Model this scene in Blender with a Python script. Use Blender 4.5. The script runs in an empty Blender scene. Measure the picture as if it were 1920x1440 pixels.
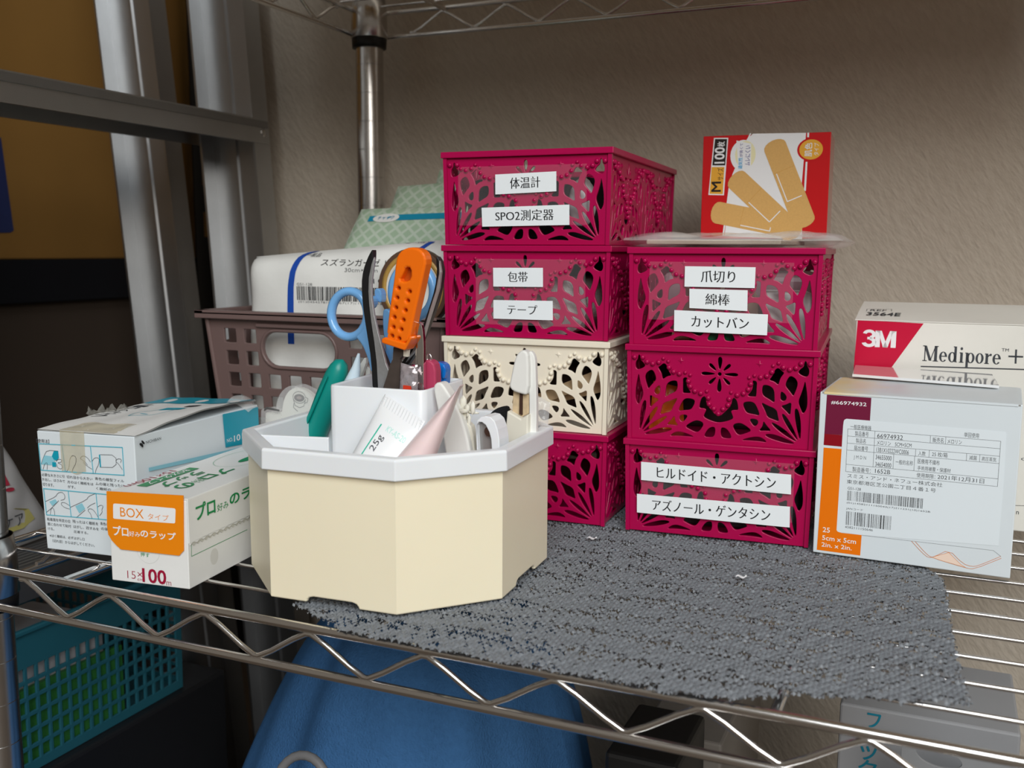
import bpy, bmesh, math, random
import numpy as np
from mathutils import Vector, Matrix
random.seed(7); rng = np.random.default_rng(7)
SC = bpy.context.scene; COL = SC.collection
# ---------------------------------------------------------------- camera
cd = bpy.data.cameras.new('camera'); cam = bpy.data.objects.new('camera', cd); COL.objects.link(cam)
cd.sensor_width = 36.0; cd.lens = 1852.2/1920*36.0; cd.clip_start = 0.02; cd.clip_end = 20
TH, PS, RO = 0.1346, 0.4134, 0.0048
vd = Vector((-math.sin(PS)*math.cos(TH), math.cos(PS)*math.cos(TH), -math.sin(TH)))
vr = Vector((math.cos(PS), math.sin(PS), 0)); vu = vr.cross(vd)
r2 = vr*math.cos(RO)+vu*math.sin(RO); u2 = vu*math.cos(RO)-vr*math.sin(RO)
m3 = Matrix((r2, u2, -vd)).transposed()
cam.matrix_world = Matrix.Translation((0, 0, 0.1738)) @ m3.to_4x4()
cd.dof.use_dof = True; cd.dof.focus_distance = 0.56; cd.dof.aperture_fstop = 13.0
SC.camera = cam
# ---------------------------------------------------------------- world, lights, exposure
SC.view_settings.view_transform = 'Standard'; SC.view_settings.look = 'None'
SC.view_settings.gamma = 1.0; SC.view_settings.use_curve_mapping = False
SC.view_settings.exposure = 0.0
w = bpy.data.worlds.new('world'); SC.world = w; w.use_nodes = True
w.node_tree.nodes['Background'].inputs[0].default_value = (0.31, 0.27, 0.225, 1)
w.node_tree.nodes['Background'].inputs[1].default_value = 0.50
def area(name, loc, target, sx, sy, power, color):
    l = bpy.data.lights.new(name, 'AREA'); l.shape = 'RECTANGLE'; l.size = sx; l.size_y = sy; l.energy = power; l.color = color
    o = bpy.data.objects.new(name, l); COL.objects.link(o); o.location = loc
    o.rotation_euler = (Vector(target)-Vector(loc)).to_track_quat('-Z', 'Y').to_euler(); return o
area('ceiling_lamp', (0.50, -0.85, 1.25), (-0.05, 0.5, 0.1), 1.3, 0.9, 28.0, (0.94, 0.98, 1.0))
area('fill_light', (1.6, -2.1, 1.1), (-0.1, 0.7, 0.15), 1.6, 0.6, 34.0, (1.0, 0.95, 0.88))  # added fill to brighten the wall and right-facing sides; no actual fixture
# ---------------------------------------------------------------- materials
def srgb(h):
    c = [int(h[i:i+2], 16)/255 for i in (0, 2, 4)]
    return tuple((x/12.92 if x <= .04045 else ((x+.055)/1.055)**2.4) for x in c)+(1,)
MATS = {}
def mat(name, col, rough=.5, metal=0, var=.06, vscale=60, bump=0, bscale=400, alpha=1, trans=0, sss=0, coat=0, spec=.5, ior=1.45):
    if name in MATS: return MATS[name]
    m = bpy.data.materials.new(name); m.use_nodes = True; nt = m.node_tree; b = nt.nodes['Principled BSDF']
    c = srgb(col) if isinstance(col, str) else tuple(col)+(1,)
    b.inputs['Roughness'].default_value = rough; b.inputs['Metallic'].default_value = metal
    b.inputs['Specular IOR Level'].default_value = spec; b.inputs['IOR'].default_value = ior
    b.inputs['Alpha'].default_value = alpha; b.inputs['Transmission Weight'].default_value = trans
    b.inputs['Coat Weight'].default_value = coat; b.inputs['Coat Roughness'].default_value = .08
    tc = nt.nodes.new('ShaderNodeTexCoord')
    n = nt.nodes.new('ShaderNodeTexNoise'); n.inputs['Scale'].default_value = vscale; n.inputs['Detail'].default_value = 4
    nt.links.new(tc.outputs['Object'], n.inputs['Vector'])
    mx = nt.nodes.new('ShaderNodeMix'); mx.data_type = 'RGBA'
    mx.inputs['A'].default_value = tuple(x*(1-var) for x in c[:3])+(1,); mx.inputs['B'].default_value = tuple(min(1, x*(1+var)) for x in c[:3])+(1,)
    nt.links.new(n.outputs['Fac'], mx.inputs['Factor']); nt.links.new(mx.outputs['Result'], b.inputs['Base Color'])
    if sss:
        b.inputs['Subsurface Weight'].default_value = sss; b.inputs['Subsurface Radius'].default_value = (.004, .003, .002)
    if bump:
        n2 = nt.nodes.new('ShaderNodeTexNoise'); n2.inputs['Scale'].default_value = bscale; n2.inputs['Detail'].default_value = 3
        nt.links.new(tc.outputs['Object'], n2.inputs['Vector'])
        bp = nt.nodes.new('ShaderNodeBump'); bp.inputs['Strength'].default_value = bump; bp.inputs['Distance'].default_value = .001
        nt.links.new(n2.outputs['Fac'], bp.inputs['Height']); nt.links.new(bp.outputs['Normal'], b.inputs['Normal'])
    MATS[name] = m; return m
chrome = mat('chrome_wire', (.80, .78, .76), .17, 1, var=.04)
chrome_dull = mat('chrome_post', (.62, .61, .60), .24, 1, var=.08)
black_plastic = mat('black_plastic', '141416', .45)
alu = mat('aluminium_ladder', (.52, .53, .54), .42, 1, var=.10, vscale=25, bump=.1, bscale=900)
alu_dark = mat('aluminium_ribs', (.33, .33, .33), .5, 1, var=.1)
pink = mat('magenta_plastic', (.40, .0010, .067), .28, var=.03, spec=.36)
cream = mat('cream_lace_plastic', (.84, .775, .64), .32, var=.03, sss=.1)
body_cream = mat('ivory_plastic', (.90, .82, .62), .38, var=.035, vscale=18, sss=.15)
tray_white = mat('white_tray_plastic', (.82, .85, .88), .3, var=.02, sss=.15)
card_white = mat('white_carton', (.80, .81, .80), .42, var=.025, vscale=40, bump=.05)
card_cool = mat('white_coated_carton', (.70, .765, .805), .35, var=.02)
card_cream = mat('cream_carton', (.80, .79, .73), .4, var=.03)
paper = mat('label_paper', (.83, .88, .91), .6, var=.015)
paper_wrap = mat('gauze_wrapper', (.76, .765, .74), .5, var=.04, vscale=30, bump=.3, bscale=120)
brown_basket = mat('brown_basket_plastic', (.155, .100, .093), .36, var=.06)
inkblack = mat('ink_black', '15161a', .6, var=0)
inkgrey = mat('ink_grey', '3c4046', .6, var=0)
inkblue = mat('ink_navy', '1b2f6e', .6, var=0)
# ---------------------------------------------------------------- mesh tools (millimetres in, metres out)
class MB:
    def __init__(s): s.v = []; s.f = []; s.sm = []
    def add(s, vs, fs, smooth=False):
        n = len(s.v); s.v += [tuple(p) for p in vs]; s.f += [tuple(i+n for i in f) for f in fs]; s.sm += [smooth]*len(fs); return s
    def box(s, x0, x1, y0, y1, z0, z1):
        return s.add([(x0,y0,z0),(x1,y0,z0),(x1,y1,z0),(x0,y1,z0),(x0,y0,z1),(x1,y0,z1),(x1,y1,z1),(x0,y1,z1)],
                     [(3,2,1,0),(4,5,6,7),(0,1,5,4),(1,2,6,5),(2,3,7,6),(3,0,4,7)])
    def prism(s, poly, a, b, axis='y', smooth=False):
        f3 = {'y': lambda p, t: (p[0], t, p[1]), 'z': lambda p, t: (p[0], p[1], t), 'x': lambda p, t: (t, p[0], p[1])}[axis]
        n = len(poly); vs = [f3(p, a) for p in poly]+[f3(p, b) for p in poly]
        s.add(vs, [tuple(range(n))[::-1], tuple(range(n, 2*n))], False)
        k = len(s.v)-2*n
        s.f += [(k+i, k+(i+1) % n, k+n+(i+1) % n, k+n+i) for i in range(n)]; s.sm += [smooth]*n
        return s
    def tube(s, path, r, n=8, closed=False, flat=None):
        P = [Vector(p) for p in path]; m = len(P); R = r if isinstance(r, (list, tuple)) else [r]*m
        T = []
        for i in range(m):
            a = P[(i-1) % m] if (closed or i > 0) else P[i]; b = P[(i+1) % m] if (closed or i < m-1) else P[i]
            t = (b-a); T.append(t.normalized() if t.length > 1e-9 else Vector((0, 0, 1)))
        up = Vector((0, 0, 1)) if abs(T[0].z) < .9 else Vector((0, 1, 0))
        if flat: up = Vector(flat)
        N = (up-T[0]*up.dot(T[0])).normalized(); vs = []
        for i in range(m):
            N = (N-T[i]*N.dot(T[i]))
            N = N.normalized() if N.length > 1e-6 else T[i].orthogonal().normalized()
            B = T[i].cross(N)
            rr = R[i]; ra, rb = rr if isinstance(rr, tuple) else (rr, rr)
            for k in range(n):
                a = 2*math.pi*k/n; vs.append(P[i]+N*math.cos(a)*ra+B*math.sin(a)*rb)
        fs = []
        for i in range(m if closed else m-1):
            j = (i+1) % m
            for k in range(n): fs.append((i*n+k, i*n+(k+1) % n, j*n+(k+1) % n, j*n+k))
        s.add(vs, fs, True)
        if not closed:
            s.add(vs[:n], [tuple(range(n))[::-1]]); s.add(vs[-n:], [tuple(range(n))])
        return s
    def lathe(s, prof, n=24, c=(0, 0), smooth=True):
        vs = [(c[0]+r*math.cos(2*math.pi*k/n), c[1]+r*math.sin(2*math.pi*k/n), z) for r, z in prof for k in range(n)]
        fs = [(i*n+k, i*n+(k+1) % n, (i+1)*n+(k+1) % n, (i+1)*n+k) for i in range(len(prof)-1) for k in range(n)]
        return s.add(vs, fs, smooth)
    def sphere(s, c, r, nu=8, nv=5, sc=(1, 1, 1)):
        vs = [(c[0]+sc[0]*r*math.sin(math.pi*j/nv)*math.cos(2*math.pi*i/nu), c[1]+sc[1]*r*math.sin(math.pi*j/nv)*math.sin(2*math.pi*i/nu), c[2]+sc[2]*r*math.cos(math.pi*j/nv)) for j in range(nv+1) for i in range(nu)]
        fs = [(j*nu+i, (j+1)*nu+i, (j+1)*nu+(i+1) % nu, j*nu+(i+1) % nu) for j in range(nv) for i in range(nu)]
        return s.add(vs, fs, True)
    def grid(s, fn, nu, nv, smooth=True):
        vs = [fn(i/nu, j/nv) for j in range(nv+1) for i in range(nu+1)]
        fs = [(j*(nu+1)+i, j*(nu+1)+i+1, (j+1)*(nu+1)+i+1, (j+1)*(nu+1)+i) for j in range(nv) for i in range(nu)]
        return s.add(vs, fs, smooth)
    def xf(s, M):
        s.v = [tuple(M @ Vector(p)) for p in s.v]; return s
    def mesh(s, name):
        me = bpy.data.meshes.new(name); me.from_pydata([(x*.001, y*.001, z*.001) for x, y, z in s.v], [], s.f)
        me.polygons.foreach_set('use_smooth', s.sm); me.validate(); me.update(); return me
def Tm(x=0, y=0, z=0, rx=0, ry=0, rz=0):
    R = math.radians; return Matrix.Translation((x, y, z)) @ Matrix.Rotation(R(rz), 4, 'Z') @ Matrix.Rotation(R(ry), 4, 'Y') @ Matrix.Rotation(R(rx), 4, 'X')
def obj(name, data, m, parent=None, bev=0, segs=2, auto=False, **props):
    if isinstance(data, MB): data = data.mesh(name)
    o = bpy.data.objects.new(name, data); COL.objects.link(o)
    if not data.materials: data.materials.append(m)
    if parent: o.parent = parent
    if bev:
        b = o.modifiers.new('bevel', 'BEVEL'); b.width = bev*.001; b.segments = segs; b.limit_method = 'ANGLE'; b.angle_limit = math.radians(35); b.harden_normals = False
    for k, v in props.items(): o[k] = v
    return o
def tag(o, label, cat, group=None):
    o['label'] = label; o['category'] = cat
    if group: o['group'] = group
    return o
def thing(name, label, cat, loc=(0, 0, 0), rz=0, group=None):
    o = bpy.data.objects.new(name, None); COL.objects.link(o); o.empty_display_size = .01
    o.location = [c*.001 for c in loc]; o.rotation_euler = (0, 0, math.radians(rz)); return tag(o, label, cat, group)
def wpart(name, mb, m, root, **k):
    """a part given in world millimetres, stored in its thing's own frame"""
    M = Matrix.Translation([c*1000 for c in root.location]) @ Matrix.Rotation(root.rotation_euler.z, 4, 'Z')
    return obj(name, mb.xf(M.inverted()), m, root, **k)
def struct(name, mb, m): return obj(name, mb, m, None, kind='structure')
def curve2d(loops, extr, bev, name='c', res=1):
    c = bpy.data.curves.new(name, 'CURVE'); c.dimensions = '2D'; c.fill_mode = 'BOTH'; c.extrude = extr*.001
    c.bevel_depth = bev*.001; c.bevel_resolution = res; c.offset = -bev*.001
    for L in loops:
        s = c.splines.new('POLY'); s.points.add(len(L)-1); s.use_cyclic_u = True
        for p, q in zip(s.points, L): p.co = (q[0]*.001, q[1]*.001, 0, 1)
    o = bpy.data.objects.new(name, c); COL.objects.link(o)
    dg = bpy.context.evaluated_depsgraph_get(); dg.update()
    me = bpy.data.meshes.new_from_object(o.evaluated_get(dg))
    bpy.data.objects.remove(o); bpy.data.curves.remove(c)
    n = len(me.vertices); co = np.empty(n*3); me.vertices.foreach_get('co', co); co = co.reshape(-1, 3)*1000
    fs = [tuple(p.vertices) for p in me.polygons]; bpy.data.meshes.remove(me)
    return co, fs
def chaikin(L, k=2):
    for _ in range(k):
        o = []
        for i in range(len(L)):
            a, b = L[i], L[(i+1) % len(L)]
            o += [(a[0]*.75+b[0]*.25, a[1]*.75+b[1]*.25), (a[0]*.25+b[0]*.75, a[1]*.25+b[1]*.75)]
        L = o
    return L
def chaikin_open(L, k=2):
    for _ in range(k):
        o = [L[0]]
        for a, b in zip(L, L[1:]):
            o += [tuple(x*.75+y*.25 for x, y in zip(a, b)), tuple(x*.25+y*.75 for x, y in zip(a, b))]
        L = o+[L[-1]]
    return L
def ell(cx, cy, rx, ry, n=24, a0=0):
    c, s = math.cos(a0), math.sin(a0)
    return [(cx+rx*math.cos(t)*c-ry*math.sin(t)*s, cy+rx*math.cos(t)*s+ry*math.sin(t)*c) for t in [2*math.pi*i/n for i in range(n)]]
# ---------------------------------------------------------------- lettering
TXT = {}
_tc = bpy.data.curves.new('lettering', 'FONT'); _to = bpy.data.objects.new('lettering', _tc); COL.objects.link(_to)
_tc.resolution_u = 3
def text_geo(body, wt=0.0, space=1.0):
    key = (body, wt, space)
    if key in TXT: return TXT[key]
    _tc.body = body; _tc.offset = wt; _tc.space_character = space
    dg = bpy.context.evaluated_depsgraph_get(); dg.update()
    ev = _to.evaluated_get(dg); me = ev.to_mesh()
    v = np.array([(p.co.x, p.co.y) for p in me.vertices]) if len(me.vertices) else np.zeros((0, 2))
    f = [tuple(p.vertices) for p in me.polygons]; ev.to_mesh_clear()
    TXT[key] = (v, f); return v, f
class Face:
    """flat print on a face: origin and two unit axes in mm; warp optionally bends it onto a curved surface"""
    def __init__(s, O, X, Y, warp=None, eps=.12):
        s.O = Vector(O); s.X = Vector(X).normalized(); s.Y = Vector(Y).normalized(); s.N = s.X.cross(s.Y); s.warp = warp; s.eps = eps; s.ink = {}
    def P(s, u, v, lift=0):
        if s.warp: return s.warp(u, v, s.eps+lift)
        return s.O+s.X*u+s.Y*v+s.N*(s.eps+lift)
    def mb(s, m): return s.ink.setdefault(m.name, (m, MB()))[1]
    def poly(s, m, pts, lift=0): s.mb(m).add([s.P(*p, lift) for p in pts], [tuple(range(len(pts)))])
    def rect(s, m, u0, v0, u1, v1, lift=0): s.poly(m, [(u0, v0), (u1, v0), (u1, v1), (u0, v1)], lift)
    def line(s, m, pts, wd, closed=False, lift=.02):
        n = len(pts)
        for i in range(n if closed else n-1):
            a, b = Vector(pts[i]), Vector(pts[(i+1) % n]); d = b-a
            if d.length < 1e-6: continue
            d.normalize(); q = Vector((-d.y, d.x))*wd/2; e = d*wd*.3
            s.poly(m, [a-q-e, b-q+e, b+q+e, a+q-e], lift)
    def text(s, m, body, u0, v0, u1, v1, wt=0., space=1., lift=.03, mincho=False, rot=0):
        bold = max(0., wt); v, f = text_geo(body, min(wt, 0.), space)
        if not len(v): return
        a, b = v.min(0), v.max(0); d = np.maximum(b-a, 1e-6)
        c, sn = math.cos(math.radians(rot)), math.sin(math.radians(rot))
        for cn, (k, ky) in enumerate(((0, 0),) if bold < .008 else ((-1, -.6), (1, .6), (-.3, .8), (.3, -.8)) if bold < .025 else ((-1, -.7), (1, .7), (-1, .7), (1, -.7), (0, 0)) ):
            t = (v-a)/d; bw = bold*abs(v1-v0)*.9; U = bw+t[:, 0]*(u1-u0-2*bw)+k*bw; V = bw*.6+t[:, 1]*(v1-v0-1.2*bw)+ky*bw
            s.mb(m).add([s.P(u0+x*c-y*sn, v0+x*sn+y*c, lift+.025*cn) for x, y in zip(U, V)], f)
    def barcode(s, m, u0, v0, u1, v1, n=60):
        x = u0; st = (u1-u0)/n
        while x < u1-st:
            wd = st*random.choice((.5, .5, .8, 1.2, 1.6)); s.rect(m, x, v0, min(x+wd, u1), v1, .02); x += wd+st*random.choice((.5, .6, .9, 1.3))
    def done(s, root, names=None):
        out = []
        for i, (k, (m, mb)) in enumerate(s.ink.items()):
            o = wpart((names or {}).get(k, 'printed_lettering'), mb, m, root); out.append(o)
        return out
def box_faces(O, yaw, wd, dp, ht):
    O = Vector(O); c, s = math.cos(math.radians(yaw)), math.sin(math.radians(yaw)); X = Vector((c, s, 0)); Y = Vector((-s, c, 0)); Z = Vector((0, 0, 1))
    return Face(O, X, Z), Face(O+X*wd, Y, Z), Face(O+Z*ht, X, Y)
def carton(mb, wd, dp, ht, open_top=False):
    return mb.box(0, wd, 0, dp, 0, ht)
def pillow(corners, thk, nu=24, nv=16, p=3., noise=0., seed=0, back=True, nrm=None):
    """soft packet: bilinear patch between 4 corners, bulging both ways by thk/2; returns MB and surf(u,v in 0..1)"""
    A, B, C, D = [Vector(c) for c in corners]; r = np.random.default_rng(seed)
    ph = r.uniform(0, 6.28, (6, 2)); fr = r.uniform(3, 11, (6, 2)); N0 = nrm or (B-A).cross(D-A).normalized()
    def nz(s, t, q): return sum(math.sin(fr[i][0]*s*2+ph[i][0]+q)*math.sin(fr[i][1]*t*2+ph[i][1]) for i in range(6))/3.
    def sf(s, t, side=1, e=0):
        b = (A*(1-s)+B*s)*(1-t)+(D*(1-s)+C*s)*t
        k = (1-abs(2*s-1)**p)*(1-abs(2*t-1)**p)
        return b+N0*(side*(thk/2*max(k, 0)**.6)+noise*nz(s, t, side)*min(1, k*2+.15)+e)
    mb = MB(); mb.grid(lambda s, t: sf(s, t, 1), nu, nv)
    if back:
        n0 = len(mb.f); mb.grid(lambda s, t: sf(s, t, -1), nu, nv); mb.f[n0:] = [f[::-1] for f in mb.f[n0:]]
    return mb, sf
# ================================================================ SETTING
wall_m = bpy.data.materials.new('woven_wallpaper'); wall_m.use_nodes = True
nt = wall_m.node_tree; b = nt.nodes['Principled BSDF']; b.inputs['Roughness'].default_value = .75; b.inputs['Specular IOR Level'].default_value = .25
tc = nt.nodes.new('ShaderNodeTexCoord'); mp = nt.nodes.new('ShaderNodeMapping'); mp.vector_type = 'TEXTURE'; mp.inputs['Rotation'].default_value = (0, math.radians(-33), 0); mp.inputs['Scale'].default_value = (1/330, 1/330, 1/115)
nt.links.new(tc.outputs['Object'], mp.inputs['Vector'])
n1 = nt.nodes.new('ShaderNodeTexNoise'); n1.inputs['Scale'].default_value = 1.; n1.inputs['Detail'].default_value = 3; nt.links.new(mp.outputs['Vector'], n1.inputs['Vector'])
bp = nt.nodes.new('ShaderNodeBump'); bp.inputs['Strength'].default_value = .5; bp.inputs['Distance'].default_value = .0026; nt.links.new(n1.outputs['Fac'], bp.inputs['Height']); nt.links.new(bp.outputs['Normal'], b.inputs['Normal'])
mx = nt.nodes.new('ShaderNodeMix'); mx.data_type = 'RGBA'; mx.inputs['A'].default_value = (.51, .445, .365, 1); mx.inputs['B'].default_value = (.64, .575, .49, 1)
nt.links.new(n1.outputs['Fac'], mx.inputs['Factor']); nt.links.new(mx.outputs['Result'], b.inputs['Base Color'])
struct('wall_back', MB().box(-690, 1300, 862, 940, -420, 1500), wall_m)
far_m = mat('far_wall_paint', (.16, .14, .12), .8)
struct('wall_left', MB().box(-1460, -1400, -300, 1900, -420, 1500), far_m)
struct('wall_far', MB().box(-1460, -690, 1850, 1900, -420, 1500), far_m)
struct('floor', MB().box(-1460, 1300, -2600, 1900, -460, -420), mat('floor_vinyl', (.10, .075, .055), .6, var=.15, vscale=12))
# ================================================================ WIRE RACK
rack = thing('wire_rack', 'chrome wire shelving rack carrying every box and basket in the middle', 'shelf', (-500, 384, -420))
LX, RX, FY, BY = -500.4, 400, 384, 810
def post(x, y):
    z = -420; prof = [(12.7, -420)]
    while z < 640:
        z += 25.4; prof += [(12.7, z-24.5), (12.7, z-.62), (12.7, z-.6), (12.25, z-.55), (12.25, z), (12.7, z+.05), (12.7, z+.07)]
    return wpart('post', MB().lathe(prof, 28, (x, y)), chrome_dull, rack)
for x, y in ((LX, FY), (LX, BY), (RX, FY), (RX, BY)):
    p = post(x, y)
    for zs in (0, 391):
        obj('corner_sleeve', MB().lathe([(14.6, zs+9), (15.2, zs+9), (16.6, zs-4), (16.9, zs-25), (15.6, zs-26), (14.2, zs-26)], 28, (x+500, y-384)).xf(Tm(0, 0, 420)), chrome_dull, p)
        obj('clip_ring', MB().lathe([(12.9, zs-25), (16.2, zs-25), (15.6, zs-34), (12.9, zs-34)], 28, (x+500, y-384)).xf(Tm(0, 0, 420)), black_plastic, p)
def zig(a, b, z0, z1, per, off, fixed, axis, r):
    pts = []; k0 = math.floor((a-off)/per)-1; k1 = math.ceil((b-off)/per)+1
    for k in range(k0, k1+1):
        c = off+k*per
        for t, z in ((-.5, z1), (0, z0)):
            q = c+t*per
            if a-1 <= q <= b+1:
                for e in (-.075, .075):
                    pts.append((q+e*per*.6, z+(.0 if e < 0 else 0)))
    P = [((q, fixed, z) if axis == 'x' else (fixed, q, z)) for q, z in pts]
    return MB().tube(chaikin_open(P, 1), r, 8)
def shelf(zt, front):
    zr, zb = zt-3, zt-24.6; rr = 2.25
    fr = None
    for y, nm in ((369.7, 'front_rail'), (824, 'back_rail')):
        for z in (zr, zb):
            o = wpart(nm, MB().tube([(LX-4, y, z), (RX+4, y, z)], rr, 12), chrome, rack)
            if nm == 'front_rail' and z == zr: fr = o
        wpart('truss_wire', zig(LX+18, RX-18, zb+2.8, zr-2.9, 62.2, -421.5 if y < 500 else -400, y, 'x', 1.45), chrome, rack)
    for x in (LX-11, RX+11):
        for z in (zr, zb): wpart('side_rail', MB().tube([(x, FY-12, z), (x, BY+12, z)], rr, 12), chrome, rack)
        wpart('truss_wire', zig(FY+20, BY-20, zb+2.8, zr-2.9, 62.2, 430, x, 'y', 1.45), chrome, rack)
    y = 398.5
    while y < 815:
        wpart('shelf_wire', MB().tube([(LX-9, y, zt-1.05), (RX+9, y, zt-1.05)], 1.05, 8), chrome, rack); y += 29.1
    for x in (-428, -240.5, -52, 137, 325):
        wpart('cross_bar', MB().tube([(x, 374, zt-4.6), (x, 820, zt-4.6)], 2.3, 10), chrome, rack)
shelf(0, True); shelf(393, False)
upper_m = mat('kraft_shade_card', (.40, .28, .15), .7)  # for boxes added out of view so the upper wall falls into shade
for k, (x0, x1, y1, hh, lab) in enumerate(((-485, -310, 640, 190, 'added unseen brown box on the upper shelf shading the wall, leftmost of three'), (-295, 40, 705, 230, 'added unseen wide brown box on the upper shelf shading the wall, middle of three'), (55, 385, 720, 170, 'added unseen brown box on the upper shelf shading the wall, rightmost of three'))):
    t = thing('shade_box', lab, 'box', (x0, 470, 393.1), 0, 'added shade boxes on the upper shelf')
    obj('box_body', MB().box(0, x1-x0, 0, y1-470, 0, hh), upper_m, t, bev=3); obj('lid', MB().box(-4, x1-x0+4, -4, y1-466, hh, hh+14), upper_m, t, bev=2)
# ================================================================ NON-SLIP MAT
def make_mat():
    edge = [(-283.9,375.9),(-283.5,380.9),(-260.7,371.2),(-245.3,365.8),(-229.8,363.8),(-216.7,365),(-197.7,359.9),(-172,359.8),(-156.9,359),(-135.5,365.2),(-120.8,362.8),(-107.9,364.8),(-93.8,361.6),(-81.8,364.4),(-62,369.3),(-43.5,380.2),(-31.8,382.9),(-16.6,389.8),(-5.1,391),(6.1,396.1),(18.4,395.7),(16.1,414.9),(14,439.2),(11.2,480.1),(9.3,525.7),(6.7,555.8),(-2.3,574.2)]
    poly = [(x, y) for x, y in edge]+[(6, 640), (2, 742), (-290, 745), (-288, 560), (-286, 420)]
    x0, x1, y0, y1, st = -295., 30., 362., 750., .62
    nx, ny = int((x1-x0)/st), int((y1-y0)/st)
    xs = x0+np.arange(nx+1)*st; ys = y0+np.arange(ny+1)*st; X, Y = np.meshgrid(xs, ys)
    Xw = X+1.1*np.sin(Y*.045+.4)+.5*np.sin(X*.06+Y*.09); Yw = Y+1.6*np.sin(X*.021+.8)+.7*np.sin(X*.07+1.2)
    pu, pv = 3.9, 2.75
    row = np.floor(Yw/pv); a = (Xw/pu+.5*(row % 2)) % 1-.5; c = (Yw/pv) % 1-.5
    loop = np.sqrt((a*1.1)**2+(c*.95)**2)
    band = .5+.5*np.sin(Yw*.27+1.3*np.sin(X*.013))            # rows open and close in bands
    h = 1.25*np.exp(-((loop-.30)/.17)**2)+.75*np.exp(-((np.abs(c)-.5)/.17)**2)*(.6+.4*np.cos(a*12.6))
    rnd = rng.normal(0, 1, X.shape); k = np.ones(5)/5
    for _ in range(2):
        rnd = np.apply_along_axis(lambda q: np.convolve(q, k, 'same'), 0, rnd); rnd = np.apply_along_axis(lambda q: np.convolve(q, k, 'same'), 1, rnd)
    hole = (h < .10+.20*band+.6*rnd)
    Z = 1.3+h*1.35+.9*np.sin(X*.05+Y*.03)*.4+rnd*1.6
    under = np.zeros_like(X, bool)
    # point in polygon
    ins = np.zeros_like(X, bool); pe = [(x+0., y+0.) for x, y in poly]; Xe = X+.9*np.sin(Y*1.9); Ye = Y+1.0*np.sin(X*1.55)+.7*np.sin(X*.63)
    for i in range(len(pe)):
        xa, ya = pe[i]; xb, yb = pe[i-1]
        cr = ((ya > Ye) != (yb > Ye)); xi = (xb-xa)*(Ye-ya)/((yb-ya) if abs(yb-ya) > 1e-9 else 1e-9)+xa
        ins ^= cr & (Xe < xi)
    front = np.clip((392-Y)/25, 0, 1); Z = Z-front**2*1.2
    V = np.stack([X, Y, np.maximum(Z, .15)], -1).reshape(-1, 3)*.001
    keep = ins & ~hole; q = keep[:-1, :-1] & keep[1:, :-1] & keep[:-1, 1:] & keep[1:, 1:]
    jj, ii = np.nonzero(q); b = jj*(nx+1)+ii
    Fq = np.stack([b, b+1, b+nx+2, b+nx+1], 1)
    used = np.unique(Fq); remap = -np.ones(len(V), int); remap[used] = np.arange(len(used)); V = V[used]; Fq = remap[Fq]
    me = bpy.data.meshes.new('non_slip_mat'); me.vertices.add(len(V)); me.vertices.foreach_set('co', V.ravel())
    me.loops.add(Fq.size); me.loops.foreach_set('vertex_index', Fq.ravel().astype(np.int32))
    me.polygons.add(len(Fq)); me.polygons.foreach_set('loop_start', (np.arange(len(Fq))*4).astype(np.int32)); me.polygons.foreach_set('loop_total', np.full(len(Fq), 4, np.int32))
    me.polygons.foreach_set('use_smooth', np.ones(len(Fq), bool)); me.update(calc_edges=True)
    return me
mat_m = mat('grey_mesh_rubber', (.20, .215, .235), .42, var=.18, vscale=500, spec=.4)
tag(obj('non_slip_mat', make_mat(), mat_m), 'grey knitted non-slip mesh mat with wavy edges under the baskets', 'mat')
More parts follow.
